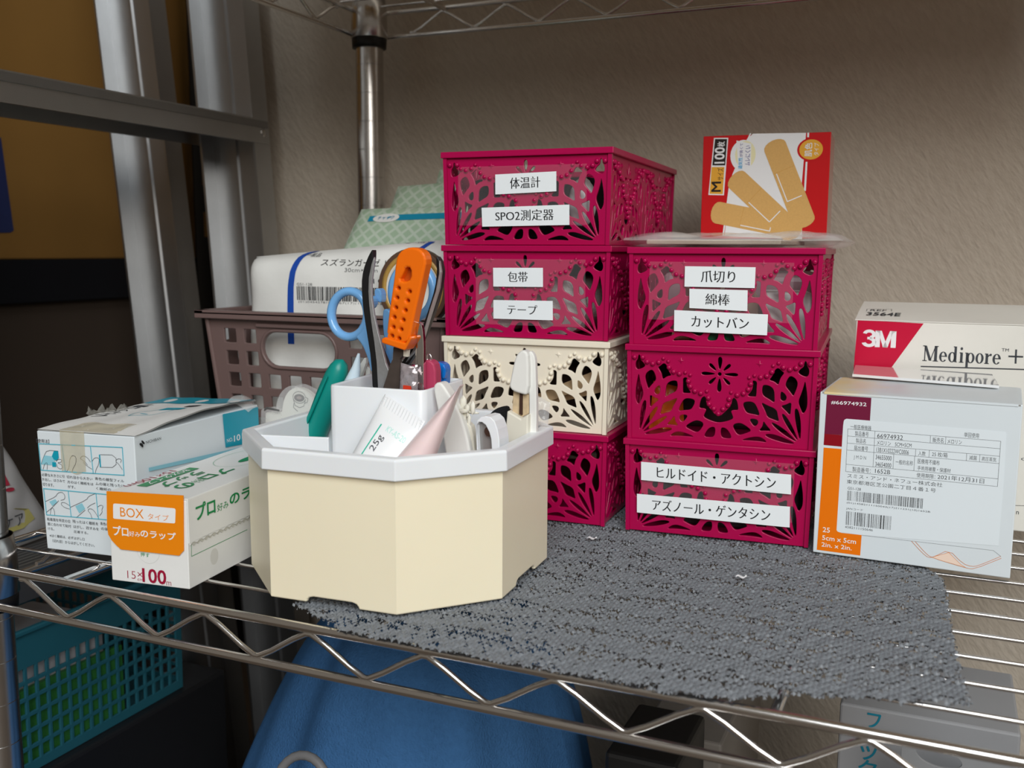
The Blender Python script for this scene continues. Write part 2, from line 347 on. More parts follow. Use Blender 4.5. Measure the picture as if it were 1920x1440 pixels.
# ================================================================ LACE BASKETS
HOLES = [
 [(0.894,0.955),(0.909,0.937),(0.913,0.899),(0.938,0.865),(0.937,0.804),(0.907,0.779),(0.821,0.822),(0.845,0.862),(0.881,0.890),(0.883,0.932)],
 [(0.619,0.870),(0.662,0.829),(0.686,0.818),(0.646,0.763),(0.632,0.700),(0.625,0.686),(0.579,0.722),(0.529,0.731),(0.555,0.767),(0.576,0.807),(0.586,0.846)],
 [(0.354,0.721),(0.403,0.711),(0.401,0.652),(0.401,0.550),(0.389,0.543),(0.303,0.545),(0.337,0.587),(0.359,0.627),(0.361,0.682)],
 [(0.747,0.790),(0.797,0.768),(0.828,0.723),(0.824,0.669),(0.801,0.598),(0.790,0.571),(0.759,0.612),(0.711,0.665),(0.702,0.695),(0.719,0.750)],
 [(0.659,0.616),(0.691,0.601),(0.722,0.564),(0.717,0.525),(0.688,0.510),(0.660,0.526),(0.655,0.569)],
 [(0.473,0.680),(0.543,0.670),(0.587,0.628),(0.594,0.550),(0.599,0.485),(0.541,0.524),(0.482,0.553),(0.461,0.592),(0.461,0.647)],
 [(0.274,0.478),(0.341,0.489),(0.388,0.474),(0.421,0.416),(0.451,0.336),(0.385,0.350),(0.310,0.359),(0.281,0.401),(0.263,0.448)],
 [(0.336,0.297),(0.402,0.301),(0.434,0.281),(0.432,0.245),(0.401,0.215),(0.369,0.241)],
 [(0.450,0.490),(0.521,0.456),(0.623,0.418),(0.639,0.348),(0.657,0.284),(0.596,0.306),(0.530,0.326),(0.508,0.388)],
 [(0.663,0.458),(0.720,0.474),(0.774,0.507),(0.773,0.433),(0.769,0.358),(0.723,0.407)],
 [(0.902,0.745),(0.918,0.673),(0.934,0.581),(0.940,0.488),(0.933,0.433),(0.902,0.382),(0.873,0.438),(0.843,0.515),(0.869,0.594),(0.891,0.679)],
 [(0.827,0.442),(0.851,0.421),(0.878,0.329),(0.890,0.211),(0.890,0.088),(0.855,0.185),(0.821,0.326),(0.812,0.419)],
 [(0.682,0.380),(0.725,0.352),(0.791,0.253),(0.841,0.153),(0.868,0.085),(0.810,0.151),(0.746,0.235),(0.688,0.334)],
 [(0.573,0.278),(0.637,0.252),(0.732,0.194),(0.812,0.119),(0.858,0.073),(0.766,0.117),(0.671,0.175),(0.591,0.242)],
 [(0.516,0.141),(0.595,0.146),(0.689,0.120),(0.783,0.086),(0.841,0.052),(0.738,0.055),(0.613,0.083),(0.526,0.114)],
 [(0.489,0.287),(0.522,0.238),(0.582,0.176),(0.516,0.178),(0.442,0.171),(0.483,0.220)],
 [(0.153,0.219),(0.230,0.250),(0.295,0.225),(0.371,0.168),(0.313,0.138),(0.235,0.107),(0.194,0.139)],
 [(0.028,0.178),(0.072,0.184),(0.118,0.150),(0.159,0.070),(0.092,0.063),(0.035,0.076)],
 [(0.257,0.055),(0.331,0.086),(0.425,0.108),(0.488,0.096),(0.545,0.048),(0.458,0.057),(0.340,0.058)]]
CENTRE = [(-0.004,0.235),(0.055,0.244),(0.118,0.264),(0.165,0.291),(0.152,0.330),(0.135,0.366),(0.151,0.383),(0.209,0.386),(0.213,0.406),(0.204,0.461),(0.187,0.504),(0.150,0.523),(0.133,0.426),(0.079,0.367),(0.044,0.329),(0.001,0.298)]
BEADS = [(0.946,0.923),(0.853,0.924),(0.803,0.876),(0.740,0.857),(0.672,0.876),(0.556,0.822),(0.504,0.777),(0.440,0.759),(0.338,0.681),(0.316,0.621),(0.265,0.574),(0.199,0.553),(0.115,0.505),(0.104,0.437),(0.051,0.390)]
SMALL = [(0.621,0.920),(0.566,0.890),(0.375,0.774),(0.320,0.749),(0.133,0.578)]
TIP = [(0.002,0.335)][0]; STAR = [(0.424,0.903)][0]; FC = [(0.004,0.772)][0]
def panel(wd, ht, reps, taper):
    hw = wd/reps/2; outer = [(0, 0), (wd, 0), (wd, ht), (0, ht)]; loops = [outer]; mbb = MB()
    for k in range(reps):
        cx = wd*(k+.5)/reps
        for s in (1, -1):
            for H in HOLES: loops.append(chaikin([(cx+s*u*hw, v*ht) for u, v in H], 2))
        c = [(cx, CENTRE[0][1]*ht)]+[(cx+u*hw, v*ht) for u, v in CENTRE[1:-1]]+[(cx, CENTRE[-1][1]*ht)]+[(cx-u*hw, v*ht) for u, v in CENTRE[-2:0:-1]]
        loops.append(chaikin(c, 1))
        fx, fy = cx, FC[1]*ht; loops.append(ell(fx, fy, 1.05*hw/52, 1.05, 10)); sx = hw/52.
        for a, r0, r1, wk in ((90, 3, 10.2, 1.25), (270, 2.8, 10.6, 1.25), (0, 2.8, 10.4, 1.0), (180, 2.8, 10.4, 1.0), (45, 3, 8.4, .95), (135, 3, 8.4, .95), (225, 3, 8.4, .95), (315, 3, 8.4, .95)):
            ca, sa = math.cos(math.radians(a)), math.sin(math.radians(a)); q = []
            for t, wv in ((0, .25), (.35, .75), (.7, 1.0), (.92, .75), (1, .0), (.92, -.75), (.7, -1.0), (.35, -.75), (0, -.25)):
                r = r0+(r1-r0)*t; q.append((fx+(r*ca-wv*wk*sa)*sx, fy+r*sa+wv*wk*ca))
            loops.append(chaikin(q, 1))
        for s in (1, -1):
            for u, v in BEADS: mbb.sphere((cx+s*u*hw, -.5, v*ht), 1.55, 8, 6, (min(1, .35+.65*sx), 1, 1))
            for u, v in SMALL: mbb.sphere((cx+s*u*hw, -.3, v*ht), 1.15, 8, 6, (min(1, .35+.65*sx), 1, 1))
            u, v = STAR; x, z = cx+s*u*hw, v*ht; r = 2.2
            ring = [(x+r*sx, -.05, z), (x+.5*sx, -.05, z+.5), (x, -.05, z+r), (x-.5*sx, -.05, z+.5), (x-r*sx, -.05, z), (x-.5*sx, -.05, z-.5), (x, -.05, z-r), (x+.5*sx, -.05, z-.5)]
            mbb.add(ring+[(x, -1.1, z)], [(i, 8, (i+1) % 8) for i in range(8)])
        mbb.sphere((cx, -.5, TIP[1]*ht), 1.55, 8, 6, (min(1, .35+.65*sx), 1, 1))
    co, fs = curve2d(loops, .55, .3)
    mb = MB(); mb.add([(x, .85-z, y) for x, y, z in co], fs, False)
    mb.add(mbb.v, mbb.f, True)
    if taper: mb.v = [((x-wd/2)*(1+taper*z/ht)+wd/2, y, z) for x, y, z in mb.v]
    return mb
BW, BD, BH, PH = 105., 172., 57.4, 53.6
TP = 2.0/BW
_front = panel(BW, PH, 1, TP); _side = panel(BD-2, PH, 2, .006)
FRONT = MB(); FRONT.add(_front.v, _front.f); FRONT.sm = _front.sm
def lean(mb): mb.v = [(x, y-1.0*z/PH, z) for x, y, z in mb.v]; return mb
lean(_front); lean(_side)
ME = {}
def meshes(m, key):
    if key in ME: return ME[key]
    f = MB(); f.add(_front.v, _front.f); f.sm = list(_front.sm)
    bk = MB(); bk.add(_front.v, _front.f); bk.sm = list(_front.sm); bk.xf(Tm(BW, BD, 0, 0, 0, 180))
    r = MB(); r.add(_side.v, _side.f); r.sm = list(_side.sm); r.xf(Tm(BW, 1, 0, 0, 0, 90))
    l = MB(); l.add(_side.v, _side.f); l.sm = list(_side.sm); l.xf(Tm(0, BD-1, 0, 0, 0, -90))
    e = 3.6; rim = MB()
    o = [(-e, -e), (BW+e, -e), (BW+e, BD+e), (-e, BD+e)]; i_ = [(1.6, 1.6), (BW-1.6, 1.6), (BW-1.6, BD-1.6), (1.6, BD-1.6)]
    for z0, z1 in ((PH, BH),):
        vs = [(x, y, z) for z in (z0, z1) for L in (o, i_) for x, y in L]
        fs = []
        for k in range(4):
            n = (k+1) % 4
            fs += [(k, n, 8+n, 8+k), (4+n, 4+k, 12+k, 12+n), (8+k, 8+n, 12+n, 12+k), (n, k, 4+k, 4+n)]
        rim.add(vs, fs)
    base = MB().box(.8, BW-.8, .8, BD-.8, 0, 1.6)
    corners = []
    for x, y in ((-.2, -.2), (BW+.2, -.2), (BW+.2, BD+.2), (-.2, BD+.2)):
        corner = MB().box(x-1.2, x+1.2, y-1.2, y+1.2, 0, PH); dx, dy = (1 if x > 50 else -1), (1 if y > 50 else -1)
        corner.v[4:] = [(a+dx*1., b2+dy*1., c) for a, b2, c in corner.v[4:]]; corners.append(('corner_post', corner))
    ME[key] = [(nm, q.mesh(nm)) for nm, q in (('front_panel', f), ('back_panel', bk), ('side_panel', r), ('side_panel', l), ('base', base), ('rim', rim), *corners)]
    for _, me in ME[key]: me.materials.append(m)
    return ME[key]
def basket(loc, rz, m, key, label):
    t = thing('lace_basket', label, 'basket', loc, rz, 'stacked lace baskets')
    for nm, me in meshes(m, key):
        o = obj(nm, me, m, t, bev=(.5 if nm == 'rim' else 0))
    return t
clear_tape = mat('clear_tape', (.95, .90, .93), .14, alpha=.055, var=0, spec=.5)
def stick_labels(t, labs, tape=None):
    for quad, txts, warp in labs:
        mb = MB(); n = 8; A, B, C, D = [Vector((p[0], 0, p[1])) for p in quad]   # tl, tr, br, bl
        def at(s, q, e):
            y = -2.2-.5*(1-abs(2*s-1)**2)*warp-1.0*((A*(1-s)+B*s)*(1-q)+(D*(1-s)+C*s)*q).z/PH-e
            p = (A*(1-s)+B*s)*(1-q)+(D*(1-s)+C*s)*q; return Vector((p.x, y, p.z))
        mb.grid(lambda s, q: at(s, 1-q, 0), n, 2)
        lab = obj('paper_label', mb, paper, t)
        wd, ht = (B-A).length, (A-D).length
        f = Face((0, 0, 0), (1, 0, 0), (0, 0, 1)); f.warp = lambda u, v, e: at(u, 1-v, e)
        for body, a0, b0, a1, b1 in txts:
            f.text(inkblack, body, a0, b0, a1, b1, wt=-.012, mincho=False)
            v, fc = text_geo(body, -.012)
            f.text(inkblack, body, a0+.009*ht/wd*3, b0, a1+.009*ht/wd*3, b1, wt=-.012, lift=.05)
        for k, (m_, b_) in f.ink.items(): obj('printed_lettering', b_, m_, lab)
    if tape:
        for u0, v0, u1, v1 in tape:
            mb = MB(); mb.grid(lambda s, q: (u0+(u1-u0)*s, -1.45-1.0*(v0+(v1-v0)*q)/PH-.25*math.sin(s*9+q*4)*math.sin(q*3.1), v0+(v1-v0)*q), 24, 8)
            obj('clear_tape_strip', mb, clear_tape, t, label='clear glossy tape holding the paper labels')
LZ, RZ = (-292.9, 565.6), (-171.4, 570)
bk = {}
for i, (m, key, lab) in enumerate(((pink, 'p', 'magenta lace basket at the bottom of the left stack, under the cream basket'), (cream, 'c', 'cream white lace basket sandwiched between magenta ones in the left stack'),
        (pink, 'p', 'magenta lace basket on the cream basket, with two labels for bandages and tape'), (pink, 'p', 'magenta lace basket topping the left stack, with thermometer and SPO2 labels'))):
    bk['L%d' % i] = basket((LZ[0], LZ[1], 4+57.7*i), 2.5, m, key, lab)
for i, lab in enumerate(('magenta lace basket at the bottom of the right stack with two long wide labels', 'magenta lace basket without any label in the middle of the right stack', 'magenta lace basket topping the right stack with three short labels')):
    bk['R%d' % i] = basket((RZ[0], RZ[1], 4+57.3*i), 4, pink, 'p', lab)
stick_labels(bk['L3'], [([(33.4,42.9),(73.1,43.9),(73.2,32.1),(33.4,30.8)], [('体温計', .245, .24, .735, .80)], 0), ([(24.1,22.8),(81.5,24.1),(81.6,12),(24.5,11.2)], [('SPO2測定器', .16, .27, .82, .82)], .3)], [(8, 12, 92, 48)])
stick_labels(bk['L2'], [([(32.1,43.5),(65.1,43.8),(65.2,32.1),(32.2,31.8)], [('包帯', .30, .25, .69, .79)], .3), ([(32.2,23.4),(71.5,23.7),(71.7,11.8),(32.2,11.7)], [('テープ', .24, .27, .74, .76)], .5)], [(20, 8, 92, 49)])
stick_labels(bk['R2'], [([(30.9,46.5),(71,46.3),(70.9,34.5),(30.9,34.7)], [('爪切り', .235, .24, .715, .80)], .4), ([(33.8,33.5),(67,33.2),(67.2,21.3),(34.1,22.3)], [('綿棒', .28, .22, .69, .78)], 0), ([(25.3,20.9),(78.8,19.7),(78.7,7.8),(25.4,8.6)], [('カットバン', .19, .24, .80, .78)], .5)], [(10, 15, 92, 49)])
stick_labels(bk['R0'], [([(7.7,43.5),(95.3,42.7),(95.7,31),(7.9,32.2)], [('ヒルドイド・アクトシン', .11, .22, .90, .80)], .5), ([(5.5,23.4),(95.4,23.7),(95.7,11.3),(5.7,11.7)], [('アズノール・ゲンタシン', .105, .22, .875, .80)], .6)], [(8, 14, 97, 49)])
# ================================================================ CARTONS
burg = mat('burgundy_print', '741a3c', .3, var=.02, coat=.3); burg2 = mat('dark_red_print', '8e0a1c', .3, var=.02, coat=.3)
orange = mat('orange_print', 'f07800', .32, var=.02); skin_line = mat('orange_line_print', 'd9813f', .5, var=0); skin_fill = mat('peach_print', 'f1d9c8', .5, var=0)
white_ink = mat('white_print', (.86, .87, .88), .4, var=0); seam_m = mat('carton_seam_shadow', (.30, .29, .27), .8, var=0)
sticker = mat('white_sticker', (.75, .82, .865), .45, var=.01)
# --- dressing box
t = thing('dressing_box', 'upright white dressing box with burgundy and orange print, a white sticker and barcodes', 'box', (-61.7, 568.9, 4), -2.8)
obj('carton_body', MB().box(0, 100.7, 0, 72, 0, 92.4), card_cool, t, bev=.5)
mb = MB(); mb.grid(lambda s, q: ((2.2+96.5*s), -.35+71.5*q, 92.6+.9*math.sin(math.pi*q)**.6*(.75+.25*math.sin(math.pi*s)) if q > 0 else 92.2), 10, 12)
mb.grid(lambda s, q: (2.2+96.5*s, -.35, 92.6-1.2*q), 10, 1)
lid_m = mat('yellowed_lid_carton', (.70, .765, .805), .35, var=.02); nt = lid_m.node_tree; tc = nt.nodes.new('ShaderNodeTexCoord'); sx = nt.nodes.new('ShaderNodeSeparateXYZ'); nt.links.new(tc.outputs['Object'], sx.inputs[0])
n1 = nt.nodes.new('ShaderNodeTexNoise'); n1.inputs['Scale'].default_value = 55; nt.links.new(tc.outputs['Object'], n1.inputs['Vector'])
ma = nt.nodes.new('ShaderNodeMath'); ma.operation = 'MULTIPLY_ADD'; ma.inputs[1].default_value = .03; nt.links.new(n1.outputs['Fac'], ma.inputs[0]); nt.links.new(sx.outputs['X'], ma.inputs[2])
mr = nt.nodes.new('ShaderNodeMapRange'); mr.inputs['From Min'].default_value = .046; mr.inputs['From Max'].default_value = .018; nt.links.new(ma.outputs[0], mr.inputs['Value'])
mx = nt.nodes.new('ShaderNodeMix'); mx.data_type = 'RGBA'; bs = nt.nodes['Principled BSDF']; old = bs.inputs['Base Color'].links[0].from_socket; nt.links.new(old, mx.inputs['A']); mx.inputs['B'].default_value = (.82, .66, .34, 1); nt.links.new(mr.outputs['Result'], mx.inputs['Factor']); nt.links.new(mx.outputs['Result'], bs.inputs['Base Color'])
obj('lid_flap', mb, lid_m, t, label='bulging tuck-in lid with a yellowed left corner')
obj('lid_slot', MB().box(1.2, 6.5, -.15, .3, 91.6, 92.3).box(94.2, 99.8, -.15, .3, 91.6, 92.3), seam_m, t)
f, fr, ft = box_faces((-61.7, 568.9, 4), -2.8, 100.7, 72, 93.2)
f.poly(burg, [(3.7,91),(27.1,90.9),(27,75.4),(15.3,74.4),(15.6,69.1),(3.3,68.8)])
f.poly(burg2, [(3.3,68.8),(15.6,69),(15.3,62.4),(3.2,62.5)])
f.poly(orange, [(3.3,61),(15.4,61.1),(15.5,46.7),(3.2,45.4)]); f.poly(orange, [(3.2,45.4),(15.5,46.7),(14.8,10.9),(2.2,1.7)]); f.poly(orange, [(2.6,13.1),(25.9,13.5),(25.7,1.7),(2.2,1.7)], .005)
lab = chaikin([(13.1,74.2),(13.3,76.8),(13.7,77.7),(14.7,78.3),(93.1,77.9),(93.8,77.7),(94.1,76.9),(94.5,52.8)] + [(94.2,16.9),(25.9,13.5),(14.2,13.5),(13,13.8),(12.4,14.6)], 0)
f.poly(sticker, lab, .02)
K = inkblack
for b_ in ( ('一般医療機器', 17,72.8,27.9,75.4), ('単回使用', 74.3,73.3,81.3,75.9), ('製品番号', 19.6,69.1,26.7,71.9),
  ('66974932', 31.2,69,44.3,71.5), ('販売名', 59.2,69.1,64.5,71.9), ('メロリン', 66.4,69.2,73.4,71.5),
  ('製品名', 20.3,65.3,25.4,67.9), ('メロリン　5CM×5CM', 31.2,65.2,48.9,67.6), ('届出番号', 19.5,61.1,26.8,63.8),
  ('13B1X10222WC0006', 31.2,61.2,47.7,63.7), ('入数', 52.5,61.3,56.1,63.8), ('25 枚/箱', 59.3,61.5,66.9,64.1),
  ('滅菌', 77.4,61.5,81.1,63.8), ('高圧蒸気', 83.4,61.5,90.3,63.8), ('34655000', 31,57.1,39.2,59.6),
  ('34654000', 31,53.1,39.2,55.6), ('一般的名称', 41.3,55.4,50.1,58), ('医療用不織布', 52.4,56.9,63.3,59.6),
  ('手術用被覆・保護材', 52.5,53.3,68.9,55.7), ('製造番号：', 19.2,49,28.8,51.7), ('1652B', 31.1,49.4,38.9,51.8),
  ('使用期限：', 52.3,49.3,61.6,51.8), ('2021年12月31日', 62.7,49.4,85.3,52.1), ('GS1-128', 17.2,38.6,24.2,40.1),
  ('スミス・アンド・ネフュー株式会社', 16.7,45.3,65.4,47.6), ('東京都港区芝公園二丁目４番１号', 16.6,41.9,62.3,44.2),
  ('(01)14582111150043(17)211231(10)1652B', 17.1,30.3,60.2,31.5), ('JANコード', 17,26.9,25.9,28.3), ('4582111150646', 16.8,16.4,31.6,17.7)):
    f.text(K, b_[0], *b_[1:], wt=-.004, lift=.06)
f.text(K, 'JMDN', 19.6,55.7,26,58.2, wt=-.012, space=1.6, lift=.06)
f.barcode(K, 17,32.3,56.2,37.9, 120); f.barcode(K, 16.9,18.3,40.8,26.1, 62)
f.text(white_ink, '#66974932', 6.1,85.8,24.8,88, wt=.018, lift=.06)
for b_ in (('25', 4.9,12.5,8.8,15.4), ('5cm x 5cm', 4.8,7.9,23.1,10.6), ('2in. x 2in.', 4.6,4,21,6.5)):
    f.text(white_ink, b_[0], *b_[1:], wt=.018, lift=.06)
ys = [p[1] for p in [(15.9,72.7),(15.8,68.7),(15.8,64.7),(15.7,60.8),(15.5,52.7),(15.4,48.6)]]
u0, u1 = [(15.7,60.6),(91.7,67.3)][0][0], [(15.7,60.6),(91.7,67.3)][1][0]
for y in ys: f.line(K, [(u0, y), (u1, y)], .16, lift=.05)
f.line(K, [(u0, ys[0]), (u0, ys[-1])], .16, lift=.05); f.line(K, [(u1, ys[0]), (u1, ys[-1])], .16, lift=.05)
cols = [p[0] for p in [(29.9,64.5),(58,70.7),(65.5,70.8),(51.1,62.8),(57.9,62.8),(76.1,62.8),(82.4,62.8),(40.2,57.4),(50.8,56.6)]]
for c, a, b_ in ((0, 0, 4), (1, 0, 1), (2, 0, 1), (3, 2, 3), (4, 2, 3), (5, 2, 3), (6, 2, 3), (7, 3, 4), (8, 3, 4)): f.line(K, [(cols[c], ys[a]), (cols[c], ys[b_])], .16, lift=.05)
f.poly(skin_fill, [(61.9,5.9),(70.7,9.9),(76.5,4.6),(79.6,2.9)], .0); 
f.line(skin_line, chaikin_open([(51.8,13.6),(57.3,8),(60.8,5.5),(63.5,6.5),(70.6,11.5),(77.8,4.8),(82.2,3.8),(85.4,4.8),(95.6,11.4)], 1), .22); f.line(skin_line, chaikin_open([(53.6,13.7),(58.9,8.2),(62.1,5.9),(79.6,2.6),(83.4,2.6),(95.9,10.4)], 1), .22); f.line(skin_line, [(61.9,5.9),(70.7,9.9),(76.8,4.3),(79.6,2.7)], .2)
f.line(inkgrey, [(26.1,13.4),(92,14.1),(95.7,11.4)], .1)
f.done(t)
# --- tape box behind
magred = mat('crimson_print', 'c8083a', .35, var=.02)
t = thing('tape_box', 'long pale tape box with a crimson corner panel standing behind the dressing box', 'box', (-53.7, 684, 0), -1.5)
obj('carton_body', MB().box(0, 160, 0, 55, 0, 129.4), card_cream, t, bev=.6)
mb = MB(); mb.grid(lambda s, q: (-.6+160.8*s, -.4+50*q, 130.0+9.5*q+.5*math.sin(s*7+q*3)*math.sin(math.pi*q)), 30, 8); mb.grid(lambda s, q: (-.6+160.8*s, -.4+50*q, 129.4+9.5*q), 30, 8); mb.grid(lambda s, q: (-.6+160.8*s, -.45, 130.0-.6*q), 30, 1); mb.grid(lambda s, q: (-.6, 49.6*s, 129.4+9.5*s+.6*q), 8, 1); mb.grid(lambda s, q: (-.6+160.8*s, 49.6, 139-9.6*q), 30, 2)
obj('lid_flap', mb, card_cream, t)
f, fr, ft = box_faces((-53.7, 684, 0), -1.5, 160, 55, 130.5)
f.poly(magred, [(1,129.6),(41,128.7),(24,100.6),(18.8,91.5),(-0.2,92.7)])
q = (12.3,112.3,25.1,123.1); X0, Y0, XW, YH = q[0], q[1], q[2]-q[0], q[3]-q[1]
for P_ in ([(0, 0), (.24, 0), (.24, 1), (0, 1)], [(.76, 0), (1, 0), (1, 1), (.76, 1)], [(.0, 1), (.30, 1), (.61, 0), (.39, 0), (.17, .85)], [(1., 1), (.70, 1), (.39, 0), (.61, 0), (.83, .85)]): f.poly(white_ink, [(X0+a*XW, Y0+b_*YH) for a, b_ in P_], .05)
q = (4,112.1,13.2,123.6); X0, Y0, XW, YH = q[0], q[1], q[2]-q[0], q[3]-q[1]
def arcband(cx, cy, ro, ri, a0, a1, n=14):
    for k in range(n):
        t0, t1 = math.radians(a0+(a1-a0)*k/n), math.radians(a0+(a1-a0)*(k+1)/n)
        f.poly(white_ink, [(X0+(cx+ro[0]*math.cos(t0))*XW, Y0+(cy+ro[1]*math.sin(t0))*YH), (X0+(cx+ro[0]*math.cos(t1))*XW, Y0+(cy+ro[1]*math.sin(t1))*YH), (X0+(cx+ri[0]*math.cos(t1))*XW, Y0+(cy+ri[1]*math.sin(t1))*YH), (X0+(cx+ri[0]*math.cos(t0))*XW, Y0+(cy+ri[1]*math.sin(t0))*YH)], .05)
arcband(.5, .73, (.44, .27), (.19, .10), -78, 168); arcband(.5, .29, (.49, .29), (.21, .115), -168, 80)
f.poly(white_ink, [(X0+a*XW, Y0+b_*YH) for a, b_ in ((.38, .44), (.66, .44), (.66, .58), (.38, .58))], .05)
f.line(inkgrey, [(41,101.1),(99.8,102.4),(123.7,102.9)], .75); f.line(inkgrey, [(77.8,14.4),(129.6,18.9)], .3)
f.text(inkgrey, 'TM', 86.7,113,90.7,114.9, wt=.0)
f.line(inkgrey, [(91,110.1),(98.5,110.2)], 1.05); f.line(inkgrey, [(94.7,114.2),(94.9,106.1)], 1.05)
f.text(inkgrey, 'Conforming', 101.9,44.9,126.6,47.2); f.text(inkgrey, 'n', 101.4,10.9,102.9,12.8)
def serif_word(f, m, x0, y0, x1, ch):
    """Roman serif lettering 'Medipore' drawn stroke by stroke; unit = cap height"""
    S = []
    def bar(a, b, wd): S.append(('l', a, b, wd))
    def ring(cx, a0=0, a1=360, w_=.30, h_=.335):
        n = 22; o = []; i_ = []
        for k in range(n+1):
            t = math.radians(a0+(a1-a0)*k/n); o.append((cx+w_*math.cos(t), .325+h_*math.sin(t))); i_.append((cx+(w_-.17)*math.cos(t), .325+(h_-.05)*math.sin(t)))
        for k in range(n): S.append(('p', [o[k], o[k+1], i_[k+1], i_[k]]))
    def serif(x, y, w_=.17): bar((x-w_, y), (x+w_, y), .05)
    x = .2                                           # M
    bar((x, 0), (x, 1), .07); bar((x+.02, 1), (x+.43, .03), .16); bar((x+.43, .03), (x+.80, 1), .06); bar((x+.83, 0), (x+.83, 1), .165)
    serif(x, .02); serif(x+.83, .02, .2); bar((x-.17, .98), (x+.08, .98), .05); bar((x+.74, .98), (x+1.02, .98), .05)
    def e(cx): ring(cx, 0, 322); bar((cx-.2, .36), (cx+.25, .36), .055)
    e(1.60)
    ring(2.28); bar((2.52, .02), (2.52, 1.02), .14); bar((2.36, 1.0), (2.52, 1.0), .05); bar((2.52, .03), (2.66, .03), .05)      # d
    bar((2.98, .02), (2.98, .65), .145); serif(2.98, .02); bar((2.83, .63), (2.98, .63), .05); S.append(('p', ell(2.97, .90, .095, .095, 12)))   # i
    ring(3.66); bar((3.40, -.3), (3.40, .65), .14); serif(3.40, -.3); bar((3.25, .63), (3.4, .63), .05)                    # p
    ring(4.33)                                                                                                  # o
    bar((4.86, .02), (4.86, .65), .145); serif(4.86, .02); bar((4.71, .63), (4.86, .63), .05); bar((4.90, .45), (5.10, .60), .09); S.append(('p', ell(5.13, .58, .085, .08, 10)))  # r
    e(5.58)
    W = 5.9; k = (x1-x0)/W
    for s in S:
        if s[0] == 'l':
            (ax, ay), (bx, by), wd = s[1:]
            d = Vector((bx-ax, by-ay)); d.normalize(); horiz = abs(d.x) > abs(d.y)
            q = (0, wd/2*1.1) if horiz else (wd/2*(1.3 if wd > .1 else 1.15), 0)
            P = [(ax-q[0], ay-q[1]), (bx-q[0], by-q[1]), (bx+q[0], by+q[1]), (ax+q[0], ay+q[1])]
        else: P = s[1]
        f.poly(m, [(x0+p[0]*k, y0+p[1]*ch) for p in P], .04)
q = (41.3,105.1,86.7,114.9)
serif_word(f, inkgrey, q[0], q[1]-.3, q[2], q[3]-q[1])
f.done(t)
_a = math.radians(-1.5); ft = Face((-53.7, 684, 130.2), (math.cos(_a), math.sin(_a), 0), (-math.sin(_a)*50, math.cos(_a)*50, 9.5), eps=.55)
ft.text(inkgrey, '3564E', 5.1,8.8,26.3,17.1, wt=.02, lift=.1); ft.text(inkgrey, 'REF', 6.4,20.6,16.6,25.1, lift=.1)
ft.line(inkgrey, [(4.3,19.7),(4,25.9),(19.4,27.5),(19.9,21.7)], .3)
ft.done(t)
# --- glossy packet on the dressing box
gloss = mat('glossy_white_film', (.83, .85, .86), .035, var=.01, coat=1.0, spec=.6)
t = thing('flat_packet', 'flat glossy white packet lying on the dressing box, mirroring the tape box', 'packet', (-50.1, 630.2, 98.4), -11.6)
mb = MB(); A = Vector((-50.1, 630.2, 98.5)); B = Vector((29.7, 613.8, 98.2)); C = Vector((28.0, 668, 98.4)); D = Vector((-52.5, 681, 98.6))
def pk(s, q, e): p = (A*(1-s)+B*s)*(1-q)+(D*(1-s)+C*s)*q; return (p.x, p.y, p.z+e)
mb.grid(lambda s, q: pk(s, q, 1.6), 6, 4); mb.grid(lambda s, q: pk(s, q, 0), 6, 4)
for fn in (lambda s, q: pk(s, 0, q*1.6), lambda s, q: pk(s, 1, q*1.6), lambda s, q: pk(0, s, q*1.6), lambda s, q: pk(1, s, q*1.6)): mb.grid(fn, 6, 1, False)
wpart('packet_body', mb, gloss, t)
# --- bandage carton (red)
red = mat('glossy_red_print', 'c4121a', .16, var=.03, coat=.6); white_gl = mat('glossy_white_print', (.80, .82, .84), .16, var=.02, coat=.6)
tan = mat('plaster_tan_print', 'd3a866', .2, var=.10, vscale=900, coat=.6); tan2 = mat('plaster_edge_print', 'c08c3c', .25, var=.02); yel = mat('yellow_print', 'e0a63a', .2, var=.02, coat=.5)
t = thing('plaster_carton', 'red carton of tan sticking plasters standing on the right magenta stack against the wall', 'box', (-162.5, 695, 182.4), 3)
obj('carton_body', MB().box(1.5, 86.0, 0, 45, 0, 70.2), red, t, bev=.4)
f, fr, ft = box_faces((-162.5, 695, 182.4), 3, 86, 45, 70)
Zr = '1300,240,6.857'
f.poly(white_gl, [(35.2,70.8),(69.9,70.1),(68.4,33.9),(70.4,-0.4),(18.2,1.8),(20.8,34.2),(22.1,43.6),(31.2,67.4)])
f.line(white_gl, [(33.4,70.8),(31.7,66.9)], .9); f.line(white_gl, [(20.7,36.8),(17.3,2.3)], 1.1); f.line(white_gl, [(71.3,69.8),(71.3,67.5)], 1.2); f.line(white_gl, [(71,50.7),(70.8,32.3)], 1.2)
f.poly(white_gl, ell(*[(29,56.5)][0], 8.6, 10.4, 24), .03)
f.poly(mat('pale_yellow_print', 'e6e2b8', .2, var=.02, coat=.5), ell(*[(30.5,57)][0], 6.9, 9.2, 24), .05)
f.poly(white_gl, [(24.2,66.6),(34.2,64.2),(34.5,48.1),(26.2,47.2)], .07)
